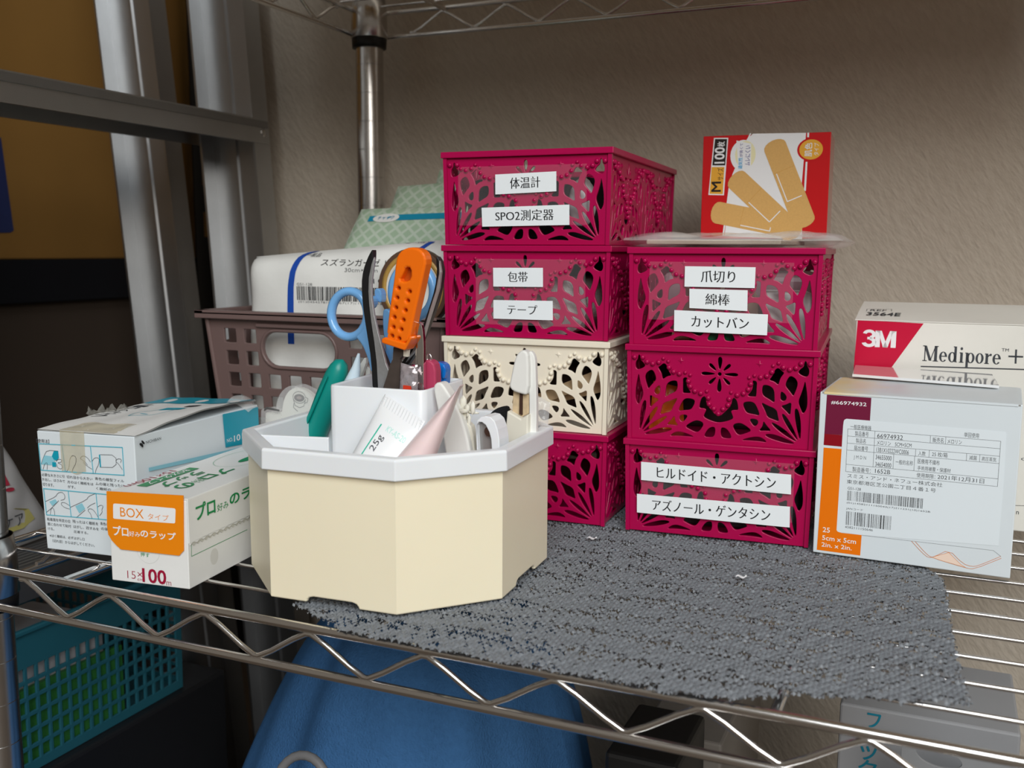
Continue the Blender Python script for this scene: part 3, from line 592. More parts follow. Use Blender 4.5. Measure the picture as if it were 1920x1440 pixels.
def plaster(a, b, wd, lift):
    a, b = Vector(a), Vector(b); d = (b-a).normalized(); n = Vector((-d.y, d.x)); L = (b-a).length; r = wd/2; P = []
    for k in range(9): t_ = math.pi*(k/8-.5); P.append(b-d*r*.6+d*r*.6*math.cos(t_)+n*r*math.sin(t_))
    for k in range(9): t_ = math.pi*(k/8+.5); P.append(a+d*r*.6+d*r*.6*math.cos(t_)+n*r*math.sin(t_))
    f.poly(tan, P, lift); c = (a+b)/2
    f.line(tan2, [c-d*L*.16-n*r*.95, c-d*L*.16+n*r*.95], .18, lift=lift+.02)
    f.line(white_gl, [c-d*L*.15-n*r*.72, c+d*L*.17-n*r*.72, c+d*L*.17+n*r*.6], .62, lift=lift+.03)
Q = [(48.3,65.8),(72.6,8),(22.1,43.1),(66.7,1.7),(8.5,18.9),(70.1,6.4)]
plaster(Q[4], Q[5], 15.0, .09); plaster(Q[2], Q[3], 15.0, .14); plaster(Q[0], Q[1], 15.0, .19)
c = [(73.6,59.1)][0]; f.poly(red, ell(*c, 9.0, 7.6, 28), .03); f.poly(yel, ell(*c, 7.6, 6.6, 28), .06)
def vtext(m, body, zx0, zx1, u0, v0, u1, v1, wt=0, lift=.1):  # lettering turned 90 degrees, reading upward
    v, fcs = text_geo(body, 0); a, b_ = v.min(0), v.max(0); d = b_-a; bw = max(0, wt)*(u1-u0)*.8
    for cn, (ku, kv) in enumerate(((0, 0),) if not bw else ((-1, -1), (1, 1), (-1, 1), (1, -1), (0, 0))):
        f.mb(m).add([f.P(u1-bw-(q[1]-a[1])/d[1]*(u1-u0-2*bw)+ku*bw, v0+bw+(q[0]-a[0])/d[0]*(v1-v0-2*bw)+kv*bw, lift+.025*cn) for q in v], [g for g in fcs])
blk = mat('black_print', '26221f', .2, var=0, coat=.5)
B4 = [(9.6,68.1),(17.8,67.8),(17.1,50.1),(8.3,50.3),(7.8,49.2),(16.6,49),(16.1,30.6),(7,31)]
f.poly(white_gl, [(B4[0][0]-.8, B4[0][1]+.8), (B4[1][0]+.8, B4[1][1]+.8), (B4[6][0]+.8, B4[6][1]-.8), (B4[7][0]-.8, B4[7][1]-.8)], .03)
f.poly(blk, B4[:4], .06); f.poly(yel, B4[4:], .06)
vq = lambda L: (min(p[0] for p in L), min(p[1] for p in L), max(p[0] for p in L), max(p[1] for p in L))
vtext(white_gl, '100', 0, 0, *vq([(9.6,62.4),(16.5,51.4)]), wt=.03); vtext(white_gl, '枚', 0, 0, *vq([(11.3,66.2),(16.4,62.7)]), wt=.02)
vtext(blk, 'M', 0, 0, *vq([(8.1,39.2),(14.7,32.2)]), wt=.03); vtext(blk, 'サイズ', 0, 0, *vq([(11.8,48.4),(16.1,40.1)]))
vtext(white_gl, '肌色', 0, 0, *vq([(69.4,63.5),(74.3,54.5)]), wt=.02); vtext(white_gl, 'タイプ', 0, 0, *vq([(75.4,63.3),(78.5,55.1)]))
cy = mat('light_blue_print', '4aa8d8', .3, var=0); pu = mat('violet_print', '5a5596', .3, var=0)
vtext(cy, '通気性', 0, 0, *vq([(25.9,55.1),(28.8,47.4)]), wt=.02); vtext(pu, 'が良くて', 0, 0, *vq([(26.6,64.7),(28.8,55.5)]), wt=.01); vtext(pu, 'ムレにくい', 0, 0, *vq([(30.3,63),(33.9,49.6)]), wt=.01)
f.done(t)
# --- clear bag lying on the right stack
bag_m = mat('clear_bag_film', (.93, .90, .89), .12, alpha=.38, var=.10, vscale=90, spec=1.0, bump=.6, bscale=90)
t = thing('clear_bag', 'crumpled clear plastic bag of dressing pads lying across the top right basket', 'bag', (-175, 600, 177))
mb, sf = pillow([(-197, 606, 180.5), (-56, 600, 180.0), (-60, 736, 180.0), (-192, 742, 180.0)], 8.5, 44, 34, 9, 2.2, 3)
wpart('bag_film', mb, bag_m, t)
wpart('dressing_pad', MB().box(-180, -95, 625, 735, 178.0, 181.0), mat('cream_pad', (.80, .72, .58), .7, bump=.3), t, bev=.8)
# --- wrap box
green = mat('green_print', '0d8a4c', .4, var=.03); crim = mat('crimson_lettering', '9c1238', .4, var=.02); org2 = mat('orange_tab', 'f08a0c', .35, var=.03)
t = thing('wrap_box', 'small white cling film box with an orange front tab next to the ivory holder', 'box', (-396.1, 376.6, 0), 6.3)
obj('carton_body', MB().box(.5, 48.2, 0, 164.5, 0, 46.8), card_white, t, bev=.4)
lid = MB().box(0, 48.9, .3, 165, 46.9, 47.7); lid.box(48.3, 48.95, .3, 165, 24, 47.3)
n = 55; z0 = 23.4
pts_ = [(1.0+163.5*k/n, z0+(.9 if k % 2 else -.4)) for k in range(n+1)]
lid.prism([(1.0, 25)]+pts_+[(164.5, 25)], 48.3, 48.95, 'x')
obj('lid', lid, card_white, t, bev=.25)
obj('cutter_strip', MB().prism([(3.0, 24)]+[(3+160*k/90, 22.0+(.0 if k % 2 else 1.2)) for k in range(91)]+[(163, 24)], 48.3, 48.6, 'x'), mat('cutter_card', (.55, .55, .50), .6), t)
f, fr, ft = box_faces((-396.1, 376.6, 0), 6.3, 48.2, 165, 47.7)
f.eps = .15
tabp = [(0.4,48.2),(47.2,49.6),(46.1,20.6),(43.3,17.7),(25.7,17.7),(7.5,17.6),(4.6,19.7),(2.2,21.9),(0.1,24.8),(-0.4,29.1)]
mb = MB(); A_ = [f.P(u, v, .7) for u, v in tabp]; B_ = [f.P(u, v, .1) for u, v in tabp]; n = len(tabp)
mb.add(A_+B_, [tuple(range(n)), tuple(range(2*n-1, n-1, -1))]+[(i, n+i, n+(i+1) % n, (i+1) % n) for i in range(n)])
tab = wpart('orange_tab', mb, org2, t)
g = Face(f.O, f.X, f.Y, eps=.9)
g.poly(white_ink, chaikin([(5.9,42.1),(41,42.6),(42.4,42.3),(42.3,40.4),(41.9,35.9),(41.7,34.7),(40.3,34.5),(5.2,33.8),(3.8,34),(3.9,35.2),(4.1,40.5),(4.4,41.9)], 1))
g.text(org2, 'BOX', 8.4,35.4,22.9,40.4, wt=.0, lift=.06); g.text(org2, 'タイプ', 25.4,35.4,38.1,38.6, wt=-.005, lift=.06)
g.text(white_ink, 'プロ', 3.4,24.9,13,30.2, wt=.03); g.text(white_ink, '好み', 13.3,25.3,20.1,28.1, wt=.01); g.text(white_ink, 'のラップ', 20.4,25.4,41.9,29.6, wt=.03)
g.done(t)
f.text(crim, '15', 10.4,2.1,15.5,6.2, wt=-.015); f.text(crim, '×', 16.7,3.6,19.7,6.1, wt=-.015); f.text(crim, 'cm', 16.6,1.4,20.2,2.5, wt=-.01); f.text(crim, '100', 19.7,1,34.4,8.6, wt=.03); f.text(crim, 'm', 34.4,0.8,37.3,2.9, wt=-.01)
f.text(green, '押す', 19.2,14.7,24.7,17); c = [(24.1,18.5)][0]; f.line(mat('embossed_line', (.60, .60, .58), .6, var=0), ell(c[0], c[1], 7.0, 7.0, 28), .12, True)
f.done(t)
fr.eps = .95
fr.text(green, 'プロ', 6.4,34.6,23.6,43.2, wt=.03); fr.text(green, '好み', 25.3,34.5,35.7,38.7, wt=.0); fr.text(green, 'のラップ', 37,34.9,80.7,41.9, wt=.03)
fr.done(t)
fr2 = Face(fr.O, fr.X, fr.Y, eps=.1)
fr2.line(green, [(2.9,22.6),(2.6,16.8),(54.3,16.8)], .3); fr2.poly(mat('embossed_disc', (.66, .66, .63), .6, var=0), ell(*[(22.3,10.9)][0], 3.6, 4.4, 20))
fr2.done(t)
c_, s_ = math.cos(math.radians(6.3)), math.sin(math.radians(6.3))
tp = Face(Vector((-396.1, 376.6, 48.0)), (s_, -c_, 0), (c_, s_, 0), eps=.05)      # reads from the far side: first axis towards the camera
def trow(m, body, d0, d1, w0, w1, wt=.01): tp.text(m, body, -d1, w0, -d0, w1, wt=wt)
trow(green, 'プロ', 40, 67, 26, 35, .03); trow(green, '好み', 31, 39, 28, 34, 0); trow(green, 'の', 17, 30, 26, 35, .03); trow(green, 'ラップ', 18, 55, 15, 23.5, .03)
tp.rect(green, -62, 6.5, -15, 13); trow(white_ink, 'BOXタイプ', 20, 56, 7.4, 12.2, .01); trow(crim, '15×100m', 12, 52, -1+1.2, 5.2, .0)
cx_ = mat('pale_green_line', '6ab58c', .5, var=0); tp.line(cx_, ell(-98, 22, 28, 15, 36), .25, True); tp.poly(green, ell(-98, 25, 14, 3.2, 20)); tp.line(green, [(-125, 40), (-75, 40)], .3)
tp.done(t)
# --- large plaster roll box
teal = mat('teal_print', '0a9bb4', .3, var=.03); lblue = mat('light_blue_band', '8cc8d8', .4, var=.02); cyan_l = mat('cyan_line_print', '5fb8cc', .4, var=0); stain = mat('yellowed_tape', (.62, .55, .36), .3, alpha=.45, var=.15, vscale=150)
t = thing('film_roll_box', 'battered white and teal film roll box with taped lid at the left end', 'box', (-472.2, 402.5, 0), 6)
obj('carton_body', MB().add([(0, 0, 0), (65.2, 0, 0), (65.2, 124, 0), (0, 124, 0), (-2.6, 0, 69.6), (64.2, 0, 70.2), (65.0, 124, 70), (-1.5, 124, 70)], [(3, 2, 1, 0), (4, 5, 6, 7), (0, 1, 5, 4), (1, 2, 6, 5), (2, 3, 7, 6), (3, 0, 4, 7)]), card_cool, t, bev=.5)
mb = MB()
def lidz(s, q): return 70.6+q*1.2+3.8*math.sin(math.pi*min(1, q*1.02))**1*(.35+.65*s)*(.5+.5*s)+.45*math.sin(s*17+q*9)*math.sin(q*13)+1.6*s*q
mb.grid(lambda s, q: (-2.4+67.*s, .3+123*q, lidz(s, q)), 26, 30); mb.grid(lambda s, q: (-2.4+67.*s, .3+123*q, lidz(s, q)-.7), 26, 30)
obj('lid', mb, card_white, t, label='bowed white lid with yellowed tape')
wp = lambda u, v, e: Vector((-472.2, 402.5, 0))+Matrix.Rotation(math.radians(6), 3, 'Z') @ Vector((u, v, lidz((u+2.4)/67., (v-.3)/123.)+.25+e))
ltop = Face((0, 0, 0), (1, 0, 0), (0, 1, 0), warp=wp, eps=0)
for k in range(22):
    a = -2+66*k/22.; ltop.poly(teal, [(a, 93), (a+3.0, 93+.3), (a+3., 122.5), (a, 122.5)])
for k, ch in enumerate('フィルムロール'): ltop.text(inkgrey, ch, 1.0+k*.4, 38+k*7.4, 10.5+k*.3, 44+k*7.4)
for k in range(6): ltop.poly(cyan_l, ell(32+.6*k, 50+k*.2, 3+1.8*k, .8, 8), .01) if k == 0 else None
ltop.line(cyan_l, chaikin_open([(27, 42), (24, 52), (30, 64), (41, 70), (44, 60), (38, 47), (27, 42)], 2), .6); ltop.poly(teal, [(33, 62), (45, 66), (46, 74), (34, 70)], .03); ltop.rect(inkgrey, 40, 78, 50, 84)
ltop.done(t)
mb = MB(); mb.grid(lambda s, q: (12+38*s, 1+20*q, lidz((14+38*s)/67, q*.17)+.5+.5*math.sin(s*11)*math.sin(q*7)), 14, 8)
mb.grid(lambda s, q: (14+17*s, -.5-.25*math.sin(s*9), 71-24*q+(1.2*math.sin(s*8) if q == 1 else 0)), 10, 6)
obj('old_tape', mb, stain, t, label='yellowed strip of old adhesive tape')
mb = MB(); mb.grid(lambda s, q: (-5+10*s, 44+24*s+1.2*math.sin(q*9+s*14), 70.5+(4.5+1.5*math.sin(s*23)+1.2*math.sin(s*41))*q), 26, 4)
obj('torn_tape', mb, mat('dusty_tape', (.25, .245, .22), .7, alpha=.6, var=.5, vscale=400), t)
mb = MB(); mb.grid(lambda s, q: (52+16*s, 108+18*q, 73.5+3.*math.sin(q*3.1)*(1-.3*s)+1.5*math.sin(s*6)*q-(s*s*6)), 10, 8)
obj('clear_tape_end', mb, mat('clear_tape_film', (.85, .86, .85), .1, alpha=.35, spec=.8), t)
f, fr, ft = box_faces((-472.2, 402.5, 0), 6, 65.2, 124, 70.5)
f.eps = .3
f.warp = lambda u, v, e: f.O+f.X*(u-2.6*(v/70.)*(1-u/66.))+f.Y*v+f.N*e
BL = cyan_l
Zn = None
def nf(u, v): return (u, v)
fr1 = [(0.7,62.2),(56.7,63.8),(56.9,48),(0.9,46.7),(16.7,62.3),(17.6,47),(35.8,62.7),(36.5,47.4)]; fr1b = [(1.4,35.9),(18.5,35.6),(37.4,36),(57,36),(1.9,20.4),(19.2,20.8),(38,21),(58.5,21.5)]
f.line(BL, fr1[:4], .55, True); f.line(BL, [fr1[4], fr1[5]], .5); f.line(BL, [fr1[6], fr1[7]], .5)
f.line(BL, [fr1b[0], fr1b[3], fr1b[7], fr1b[4]], .55, True); f.line(BL, [fr1b[1], fr1b[5]], .5); f.line(BL, [fr1b[2], fr1b[6]], .5)
f.text(inkgrey, '【使用法】', -0.5,62.8,8.2,65.1)
for body, q in (('必要な大きさに引', (1,43.3,16.8,45.1)), ('き出し、はさみで', (1,40.6,16.8,42.3)), ('切ります。', (1.1,37.5,8.8,39.4)),
    ('切れ目から大きい', (18.2,43.3,35.7,45.1)), ('方のはく離紙をは', (18.4,40.4,36.1,42.1)), ('がす。', (18.5,37.6,23.6,39.4)),
    ('青色の離型フィル', (37.4,43.8,56.6,45.5)), ('ムの端と残ったは', (37.6,40.9,56.9,42.7)), ('く離紙の', (37.8,38.2,47.7,39.8)),
    ('粘着面を所定の位', (2,17,18.4,18.9)), ('置に合わせて貼付', (2,14.2,18.6,16)), ('ける。', (2,11.5,6.4,13.1)),
    ('残ったはく離紙を', (19.9,17.3,37.6,19.2)), ('はがし、四すみを', (20.2,14.3,37.7,16.1)), ('圧着する。', (20.3,11.4,30.2,13)),
    ('青色の離型フィルム', (39,17.7,56.8,19.5)), ('の端をゆっ', (39.3,14.8,52.1,16.6)), ('※はく離紙は、必ずはがし口', (2.8,7.4,27.3,9.1)), ('（切れ目）からはがしてください。', (4.5,4.3,34.1,6.2))):
    f.text(inkgrey, body, *q)
f.poly(lblue, [(3.9,55.6),(10.4,55.4),(11.2,53.3),(9.1,50.2),(1.4,50.2)]); f.poly(teal, [(11,58.8),(13.8,58.8),(13.9,54.8),(12.2,53.1),(10.3,53.6),(9.2,55.5)], .02); f.poly(teal, [(9.1,52),(11.7,52.1),(11.6,49.4),(9,49.3)], .02); f.poly(teal, [(41.1,58.7),(41.9,58.7),(42,51.5),(41.2,51.3)], .02)
f.poly(lblue, [(4.6,28.4),(9.1,30.3),(10.2,28.6),(6.6,26)]); f.poly(lblue, [(22.6,27.3),(27.4,29.5),(29.3,26.4),(25,23.3)])
for L in ([(1.4,50.4),(4,55.7),(6.3,58.8),(13.8,58.8)], [(2.3,47.2),(3.6,50.5),(5,51.4),(5.8,51),(5.1,47.4)], [(11.8,52.7),(13.4,54.1),(15.8,54),(15.3,52.3),(12.5,52),(14.8,51.3),(16.3,49.8),(14.6,48.2),(12.3,49.2),(12.1,51.1)], [(18.4,47),(20.5,49.8),(21.2,54.7),(23.3,57.1),(25.8,56.3),(25.3,52.4),(23.2,49.6),(22.1,47.1)], [(35.9,49.9),(32.9,51.3),(30.4,53.4)], [(35.2,54),(33.3,56.5),(30.3,57.4),(28.2,55.6),(29.7,54.9),(31.9,53.5),(33,52)], [(36.2,54.4),(38.2,56.8),(41.3,56.7),(40.5,52.8),(38.6,50.1),(37.9,47.7)], [(42,58.7),(52.3,59.2),(52.1,52.1),(41.9,51.5)], [(56,51.1),(53.9,54.1),(51.7,55.7),(53.3,57.2),(55.9,57.1),(55.1,55.1)],
    [(1.9,28.3),(9.6,31.8),(10.9,33.9),(14,35),(16,33.3),(15.8,30.8),(12.8,29.9)], [(2,21.9),(6.4,25.1),(11.4,29.6)], [(18.7,27.3),(15.7,28.8),(13.3,28.8),(12.8,27.3),(15.5,25.7),(18.6,25.3)], [(4.7,20.8),(5.3,24.2),(6.6,25.1),(7.7,23.7),(7.7,20.8)], [(19.2,26.4),(31,31.8),(32.1,33.8),(36.8,35.8)], [(22.9,20.7),(29.3,25.6)], [(36.5,30.4),(32.7,28.6),(30.9,27)], [(33.6,21.1),(32.8,23.9),(31,25.4),(32.2,26.8),(34.5,26.5),(36.3,24.6),(37.9,22.1)], [(38.1,28.3),(40.4,29.6),(41.9,28.9),(40.6,26.9),(40.9,25.3),(38.9,23.2)]):
    f.line(inkgrey, chaikin_open(L, 1), .22, lift=.05)
f.done(t)
fr.eps = .35
fr.text(inkblack, 'NICHIBAN', 8.1,64.9,21.4,66.5, wt=.005)
fr.poly(inkblack, chaikin([(5.6,63),(3.1,64.9),(2.5,66.1),(4.3,66.3),(6,64.6)], 1)); fr.poly(inkblack, chaikin([(4.3,67.7),(5.9,67),(7.3,65.5),(6.8,64.7),(4.8,65.8)], 1))
fr.poly(teal, [(82.7,70),(123.7,68.7),(123.9,45.1),(84.7,48.2)]); fr.poly(lblue, [(9.7,50.8),(130.5,43.5),(130.4,40.7),(9.7,48.7)]); 
fr.text(white_ink, 'NO.', 86.4,51,93,53.4); fr.text(white_ink, '101', 94.3,50.1,104.4,54.2, wt=.02)
fr.done(t)
# ================================================================ OCTAGON HOLDER
HX, HY, HZ, HR = -266., 456., 4., 3.2
t = thing('desk_organizer', 'octagonal ivory desk organizer with a white divided tray, packed with tools and tubes', 'organizer', (HX, HY, HZ), HR)
def octo(s, c): return [(-c, -s), (c, -s), (s, -c), (s, c), (c, s), (-c, s), (-s, c), (-s, -c)]
mb = MB(); oo = octo(72.8, 34.5); oi = octo(70.8, 33.6)
for k in range(8):
    p, q = Vector(oo[k]), Vector(oo[(k+1) % 8]); pi, qi = Vector(oi[k]), Vector(oi[(k+1) % 8]); L = (q-p).length
    if k % 2 == 0: prof = [(0, 0), (L*.29, 0)]+[(L*(.29+.055*(1-math.cos(a))), 3.0*math.sin(a)) for a in (.4, .9, 1.57)]+[(L*(.71-.055*(1-math.cos(a))), 3.0*math.sin(a)) for a in (1.57, .9, .4)]+[(L*.71, 0), (L, 0), (L, 72), (0, 72)]
    else: prof = [(0, 0), (L, 0), (L, 72), (0, 72)]
    n = len(prof); vo = [tuple(p+(q-p)*(u/L))+(z,) for u, z in prof]; vi = [tuple(pi+(qi-pi)*(u/L))+(z,) for u, z in prof]
    mb.add(vo+vi, [tuple(range(n)), tuple(range(2*n-1, n-1, -1))]+[(i, n+i, n+(i+1) % n, (i+1) % n) for i in range(n)])
mb.add([(x, y, 4.5) for x, y in oi], [tuple(range(8))])
bm = bmesh.new(); me = mb.mesh('shell'); bm.from_mesh(me); bmesh.ops.remove_doubles(bm, verts=bm.verts, dist=1e-6); bm.to_mesh(me); bm.free()
obj('shell', me, body_cream, t, bev=.7)
mb = MB()
def ring(s1, c1, z1, s2, c2, z2):
    a = [(x, y, z1) for x, y in octo(s1, c1)]; b_ = [(x, y, z2) for x, y in octo(s2, c2)]
    mb.add(a+b_, [(k, (k+1) % 8, 8+(k+1) % 8, 8+k) for k in range(8)])
prof = [(72.9, 34.6, 64.8), (75.6, 35.9, 64.6), (75.4, 35.8, 74.0), (74.6, 35.4, 75.0), (69.6, 33.2, 75.0), (68.8, 32.8, 74.3), (67.6, 32.3, 30)]
for a, b_ in zip(prof, prof[1:]): ring(*a, *b_)
mb.add([(x, y, 30) for x, y in octo(67.6, 32.3)], [tuple(range(8))])
me = mb.mesh('tray'); bm = bmesh.new(); bm.from_mesh(me); bmesh.ops.remove_doubles(bm, verts=bm.verts, dist=1e-6); bmesh.ops.recalc_face_normals(bm, faces=bm.faces); bm.to_mesh(me); bm.free()
obj('tray', me, tray_white, t, bev=.6)
TW = [(-295.7,432.9),(-239.7,435.5),(-242.4,487.7),(-301.9,491)]
def towerwall(zt, zb, th):
    m_ = MB(); c = Vector((sum(p[0] for p in TW)/4, sum(p[1] for p in TW)/4)); o = []; i_ = []
    for k in range(4):
        p = Vector(TW[k]); pa = Vector(TW[k-1]); pn = Vector(TW[(k+1) % 4])
        for r, L in ((4.5, o), (2.8, i_)):
            base = p if L is o else p+(pa-p).normalized()*th+(pn-p).normalized()*th
            da, dn = (pa-p).normalized(), (pn-p).normalized()
            for q in range(4):
                w_ = q/3.; L.append(base+da*r*(1-w_)**2+dn*r*w_**2)
    n = len(o)
    rows = [(o, zb), (o, zt-1), ([p*1.0+(c-p)*.012 for p in o], zt), ([p+(p-c)*.02 for p in i_], zt), (i_, zt-1), (i_, zb)]
    vs = [(p.x, p.y, z) for L, z in rows for p in L]
    m_.add(vs, [(r*n+k, r*n+(k+1) % n, (r+1)*n+(k+1) % n, (r+1)*n+k) for r in range(5) for k in range(n)], True)
    return m_
tw = towerwall(103, 34, 2.0); wpart('tower', tw, tray_white, t)
div = MB()
def divider(a, b_, z0, zt):
    a, b_ = Vector(a), Vector(b_); d = (b_-a).normalized(); q = Vector((-d.y, d.x))*1.1
    div.add([(p.x, p.y, z) for z in (z0, zt) for p in (a-q, b_-q, b_+q, a+q)], [(3, 2, 1, 0), (4, 5, 6, 7), (0, 1, 5, 4), (1, 2, 6, 5), (2, 3, 7, 6), (3, 0, 4, 7)])
for a, b_, zt in ((TW[0], (-334, 424), 75), (TW[1], (-197.5, 430), 64), (TW[2], (-200.5, 492), 74), (TW[3], (-338, 484), 70)):
    dv = MB(); div = dv; divider(a, b_, 34, zt); wpart('divider', dv, tray_white, t, bev=.5)
# ---- things standing in it
teal_case = mat('teal_case_plastic', '078a80', .35, var=.05)
P3 = [(-350.3,478,35.2),(-336.5,478,66.5),(-325.5,478,91),(-320.8,478,101.2),(-318.6,478,106),(-317,478,109.2),(-315.9,478,110.8)]
tt = thing('teal_case', 'teal round-ended case leaning in the left compartment of the organizer', 'case', (P3[0][0], 478, 34))
wpart('case_body', MB().tube(P3, [7.4, 7.4, 7.2, 6.6, 5.6, 3.9, .6], 20), teal_case, tt)
S3 = [(-350.2,470,36.9),(-339.8,470,67.6),(-326.6,470,92.6),(-321.3,470,102.1)]; wpart('case_seam', MB().tube(S3, [1.2, 1.2, 1.1, .5], 8), teal_case, tt)
# cream tubes
tubew = mat('white_tube_plastic', (.84, .86, .88), .3, var=.01, sss=.1); mint = mat('mint_print', '18b79a', .35, var=0); mint2 = mat('pale_mint_print', 'b4e6dc', .35, var=0)
TL = Vector([(-259.8,431,100.7)][0]); TR = Vector([(-234,426,89.3)][0]); BLp = Vector([(-276.3,415,69.2)][0]); BRp = Vector([(-234.4,412,67.7)][0])
def loft(c0, c1, w0, w1, th, nrm, n=18, m=28, ext=0):
    """flattened tube: flat crimp at c0 growing round towards c1"""
    def sec(q, a):
        c = c0*(1-q)+c1*q; wv = w0*(1-q)+w1*q; h = th(q); return c+wv*math.cos(a)+nrm*(h*math.sin(a))
    mb = MB(); mb.grid(lambda s, q: sec(q*(1+ext), -2*math.pi*s), m, n)
    mb.add([sec(0, -2*math.pi*k/m) for k in range(m)], [tuple(range(m))]); mb.add([sec(1+ext, -2*math.pi*k/m) for k in range(m)], [tuple(range(m))[::-1]])
    return mb, sec
c0 = (TL+TR)/2; c1 = (BLp+BRp)/2; w0 = (TR-TL)/2; nrm = w0.cross(c0-c1).normalized()
if nrm.y > 0: nrm = -nrm
tt = thing('ointment_tube', 'white 25g ointment tube with mint print leaning against the tower of the organizer', 'tube', (c1.x, c1.y, 34))
mb, sec = loft(c0, c1, w0, w0*.98, lambda q: .5+7.5*max(0, q-.10)**.7, nrm, ext=.12)
wpart('tube_body', mb, tubew, tt)
Yt = w0.normalized(); Ya = (c0-c1).normalized(); hw = w0.length; ln = (c0-c1).length
def tw_(u, v, e):      # u across -hw..hw, v down from the crimp
    q = v/ln; c = c0*(1-q)+c1*q; r = max(-1, min(1, u/hw)); h = .5+7.5*max(0, q-.10)**.7
    return c+w0.normalized()*u+nrm*(h*math.sqrt(max(0, 1-r*r))+e)
f = Face((0, 0, 0), (1, 0, 0), (0, 1, 0), warp=tw_, eps=.15)
TP_ = [(-250.7,86.1),(-261.7,72.9),(-254.2,77.5),(-247.4,84.2),(-245.8,75.1),(-239.7,78.8)]
grey_h = mat('crimp_hatch', (.70, .72, .74), .4, var=0)
for k in range(14):
    a = -hw*.95+k*hw*1.9/13.5
    f.line(grey_h, [(a, .6), (a+1.0, 5.6)], .35)
for k in range(4): f.line(grey_h, [(-hw*.95, 1.1+1.3*k), (hw*.95, 1.1+1.3*k)], .3)
f.line(mint, [(-5.3, 14), (-5.3, 37)], .75); f.rect(mint, 5.6, 29, 8.6, 45)
def ttext(m_, body, u0, u1, v0, v1):    # reads up the tube
    v, fc_ = text_geo(body, 0); a, b_ = v.min(0), v.max(0); d = b_-a
    f.mb(m_).add([f.P(u0+(q[1]-a[1])/d[1]*(u1-u0)*-1+(u1-u0), v1-(q[0]-a[0])/d[0]*(v1-v0), .05) for q in v], fc_)
ttext(inkgrey, '25g', -3.4, 1.2, 18.5, 27.5)
v, fc_ = text_geo('KY-AS-20', 0); a, b_ = v.min(0), v.max(0); d = b_-a
f.mb(mint2).add([f.P(-1+(q[0]-a[0])/d[0]*12, 15.5-(q[1]-a[1])/d[1]*3.2, .05) for q in v], fc_)
ttext(inkblack, 'ゲル', 5.9, 8.4, 31, 38)
f.done(tt)
pinkt = mat('pink_tube_plastic', (.83, .66, .66), .3, var=.03, sss=.2)
c0 = Vector([(-214.5,428,108.4)][0]); c1 = Vector([(-232,414,72.4)][0]); dw = Vector((-.36, .92, -.1)).normalized(); ax = (c0-c1).normalized(); nrm = ax.cross(dw).normalized()
tt = thing('pink_tube', 'pale pink tube with its flat crimped end up, beside the white 25g tube', 'tube', (c1.x, c1.y, 34))
mb, sec = loft(c0, c1, dw*11, dw*9, lambda q: .35+8.3*max(0, q-.06)**.85, nrm, ext=.1); wpart('tube_body', mb, pinkt, tt)
Cc = [(-229.9,420,71.4),(-219.6,420,76.8)]
tt2 = thing('red_tube', 'reddish tube lying low in the front compartment under the pink tube', 'tube', (-225, 424, 34)); wpart('tube_body', MB().tube([(-262, 408, 54), (-228, 416, 60), (-213, 421, 61), (-209, 422, 61)], [7, 8, 6.5, 2], 16), mat('salmon_tube', 'd8705c', .4, sss=.2), tt2)
# staplers
dev = mat('aged_white_plastic', (.78, .78, .75), .4, var=.04); dev2 = mat('aged_cream_plastic', (.74, .71, .61), .45, var=.05); rust = mat('rusty_metal', (.62, .48, .30), .55, var=.35, vscale=250); dark_slot = mat('dark_rust', '3a2216', .7)
tt = thing('upright_stapler', 'tall worn white stapler standing upright at the right of the organizer, rust inside', 'stapler', (-205, 478, 34))
wpart('cap', MB().prism(chaikin([(-208.1,102.8),(-207.1,107.5),(-205.3,115.9),(-203.8,120),(-200.9,122.4),(-198.3,122.1),(-197,118.6),(-196.9,98.6),(-202.1,99.5),(-205.9,100.5)], 1), 470, 477), dev, tt, bev=1.2, segs=3)
wpart('side_plate', MB().prism(chaikin([(-198.5,121.7),(-196.8,121.6),(-195.1,119.4),(-194.4,115),(-193.5,81.6),(-194.4,63),(-197.6,62.7),(-198,103.1)], 1), 473.5, 477), dev, tt, bev=.6)
wpart('mechanism', MB().prism([(-207.2,100.4),(-198.3,98.5),(-198.2,88.5),(-202.3,86.4),(-207.8,89)], 474, 476.5), rust, tt, bev=.4); wpart('slot', MB().prism([(-203,99.1),(-201.6,98.8),(-201.6,87.6),(-203.2,88.1)], 472.8, 475), dark_slot, tt)
wpart('lower_body', MB().prism([(-209,89.9),(-205.8,88.4),(-201,86.1),(-196.9,89),(-197,78.1),(-197.4,63.1),(-212.2,61.8),(-210.1,77)], 470, 476.5), dev2, tt, bev=.8)
tt = thing('leaning_stapler', 'worn white stapler leaning left behind the pink tube, with bits of tissue on it', 'stapler', (-225, 452, 34))
wpart('body', MB().prism(chaikin([(-238.1,104.2),(-236.6,106.4),(-234.5,106.9),(-232.7,106.1),(-229.4,101.7),(-223.3,93.4),(-218.6,80.4),(-216.3,68.1),(-230.6,66.8),(-232.8,80.7),(-236.6,97.1)], 1), 442, 450), dev, tt, bev=1.2, segs=3)
wpart('hinge_arm', MB().prism([(-221.3,86.9),(-218.5,84.8),(-217,79.8),(-215.7,67.4),(-218,67.2),(-220.8,79.5),(-223.3,86.3)], 446, 451), dev2, tt, bev=.6)
mb = MB(); A = [(-220.8,446,91.7)][0]
for k in range(16):
    r = rng.normal(0, 1, 3); mb.sphere((A[0]+r[0]*1.5, A[1]+r[1]*1.6, A[2]+r[2]*2.6), 1.0+.5*abs(r[0]), 5, 3, (1.5*abs(r[1])+.3, .5, 1.6*abs(r[2])+.3))
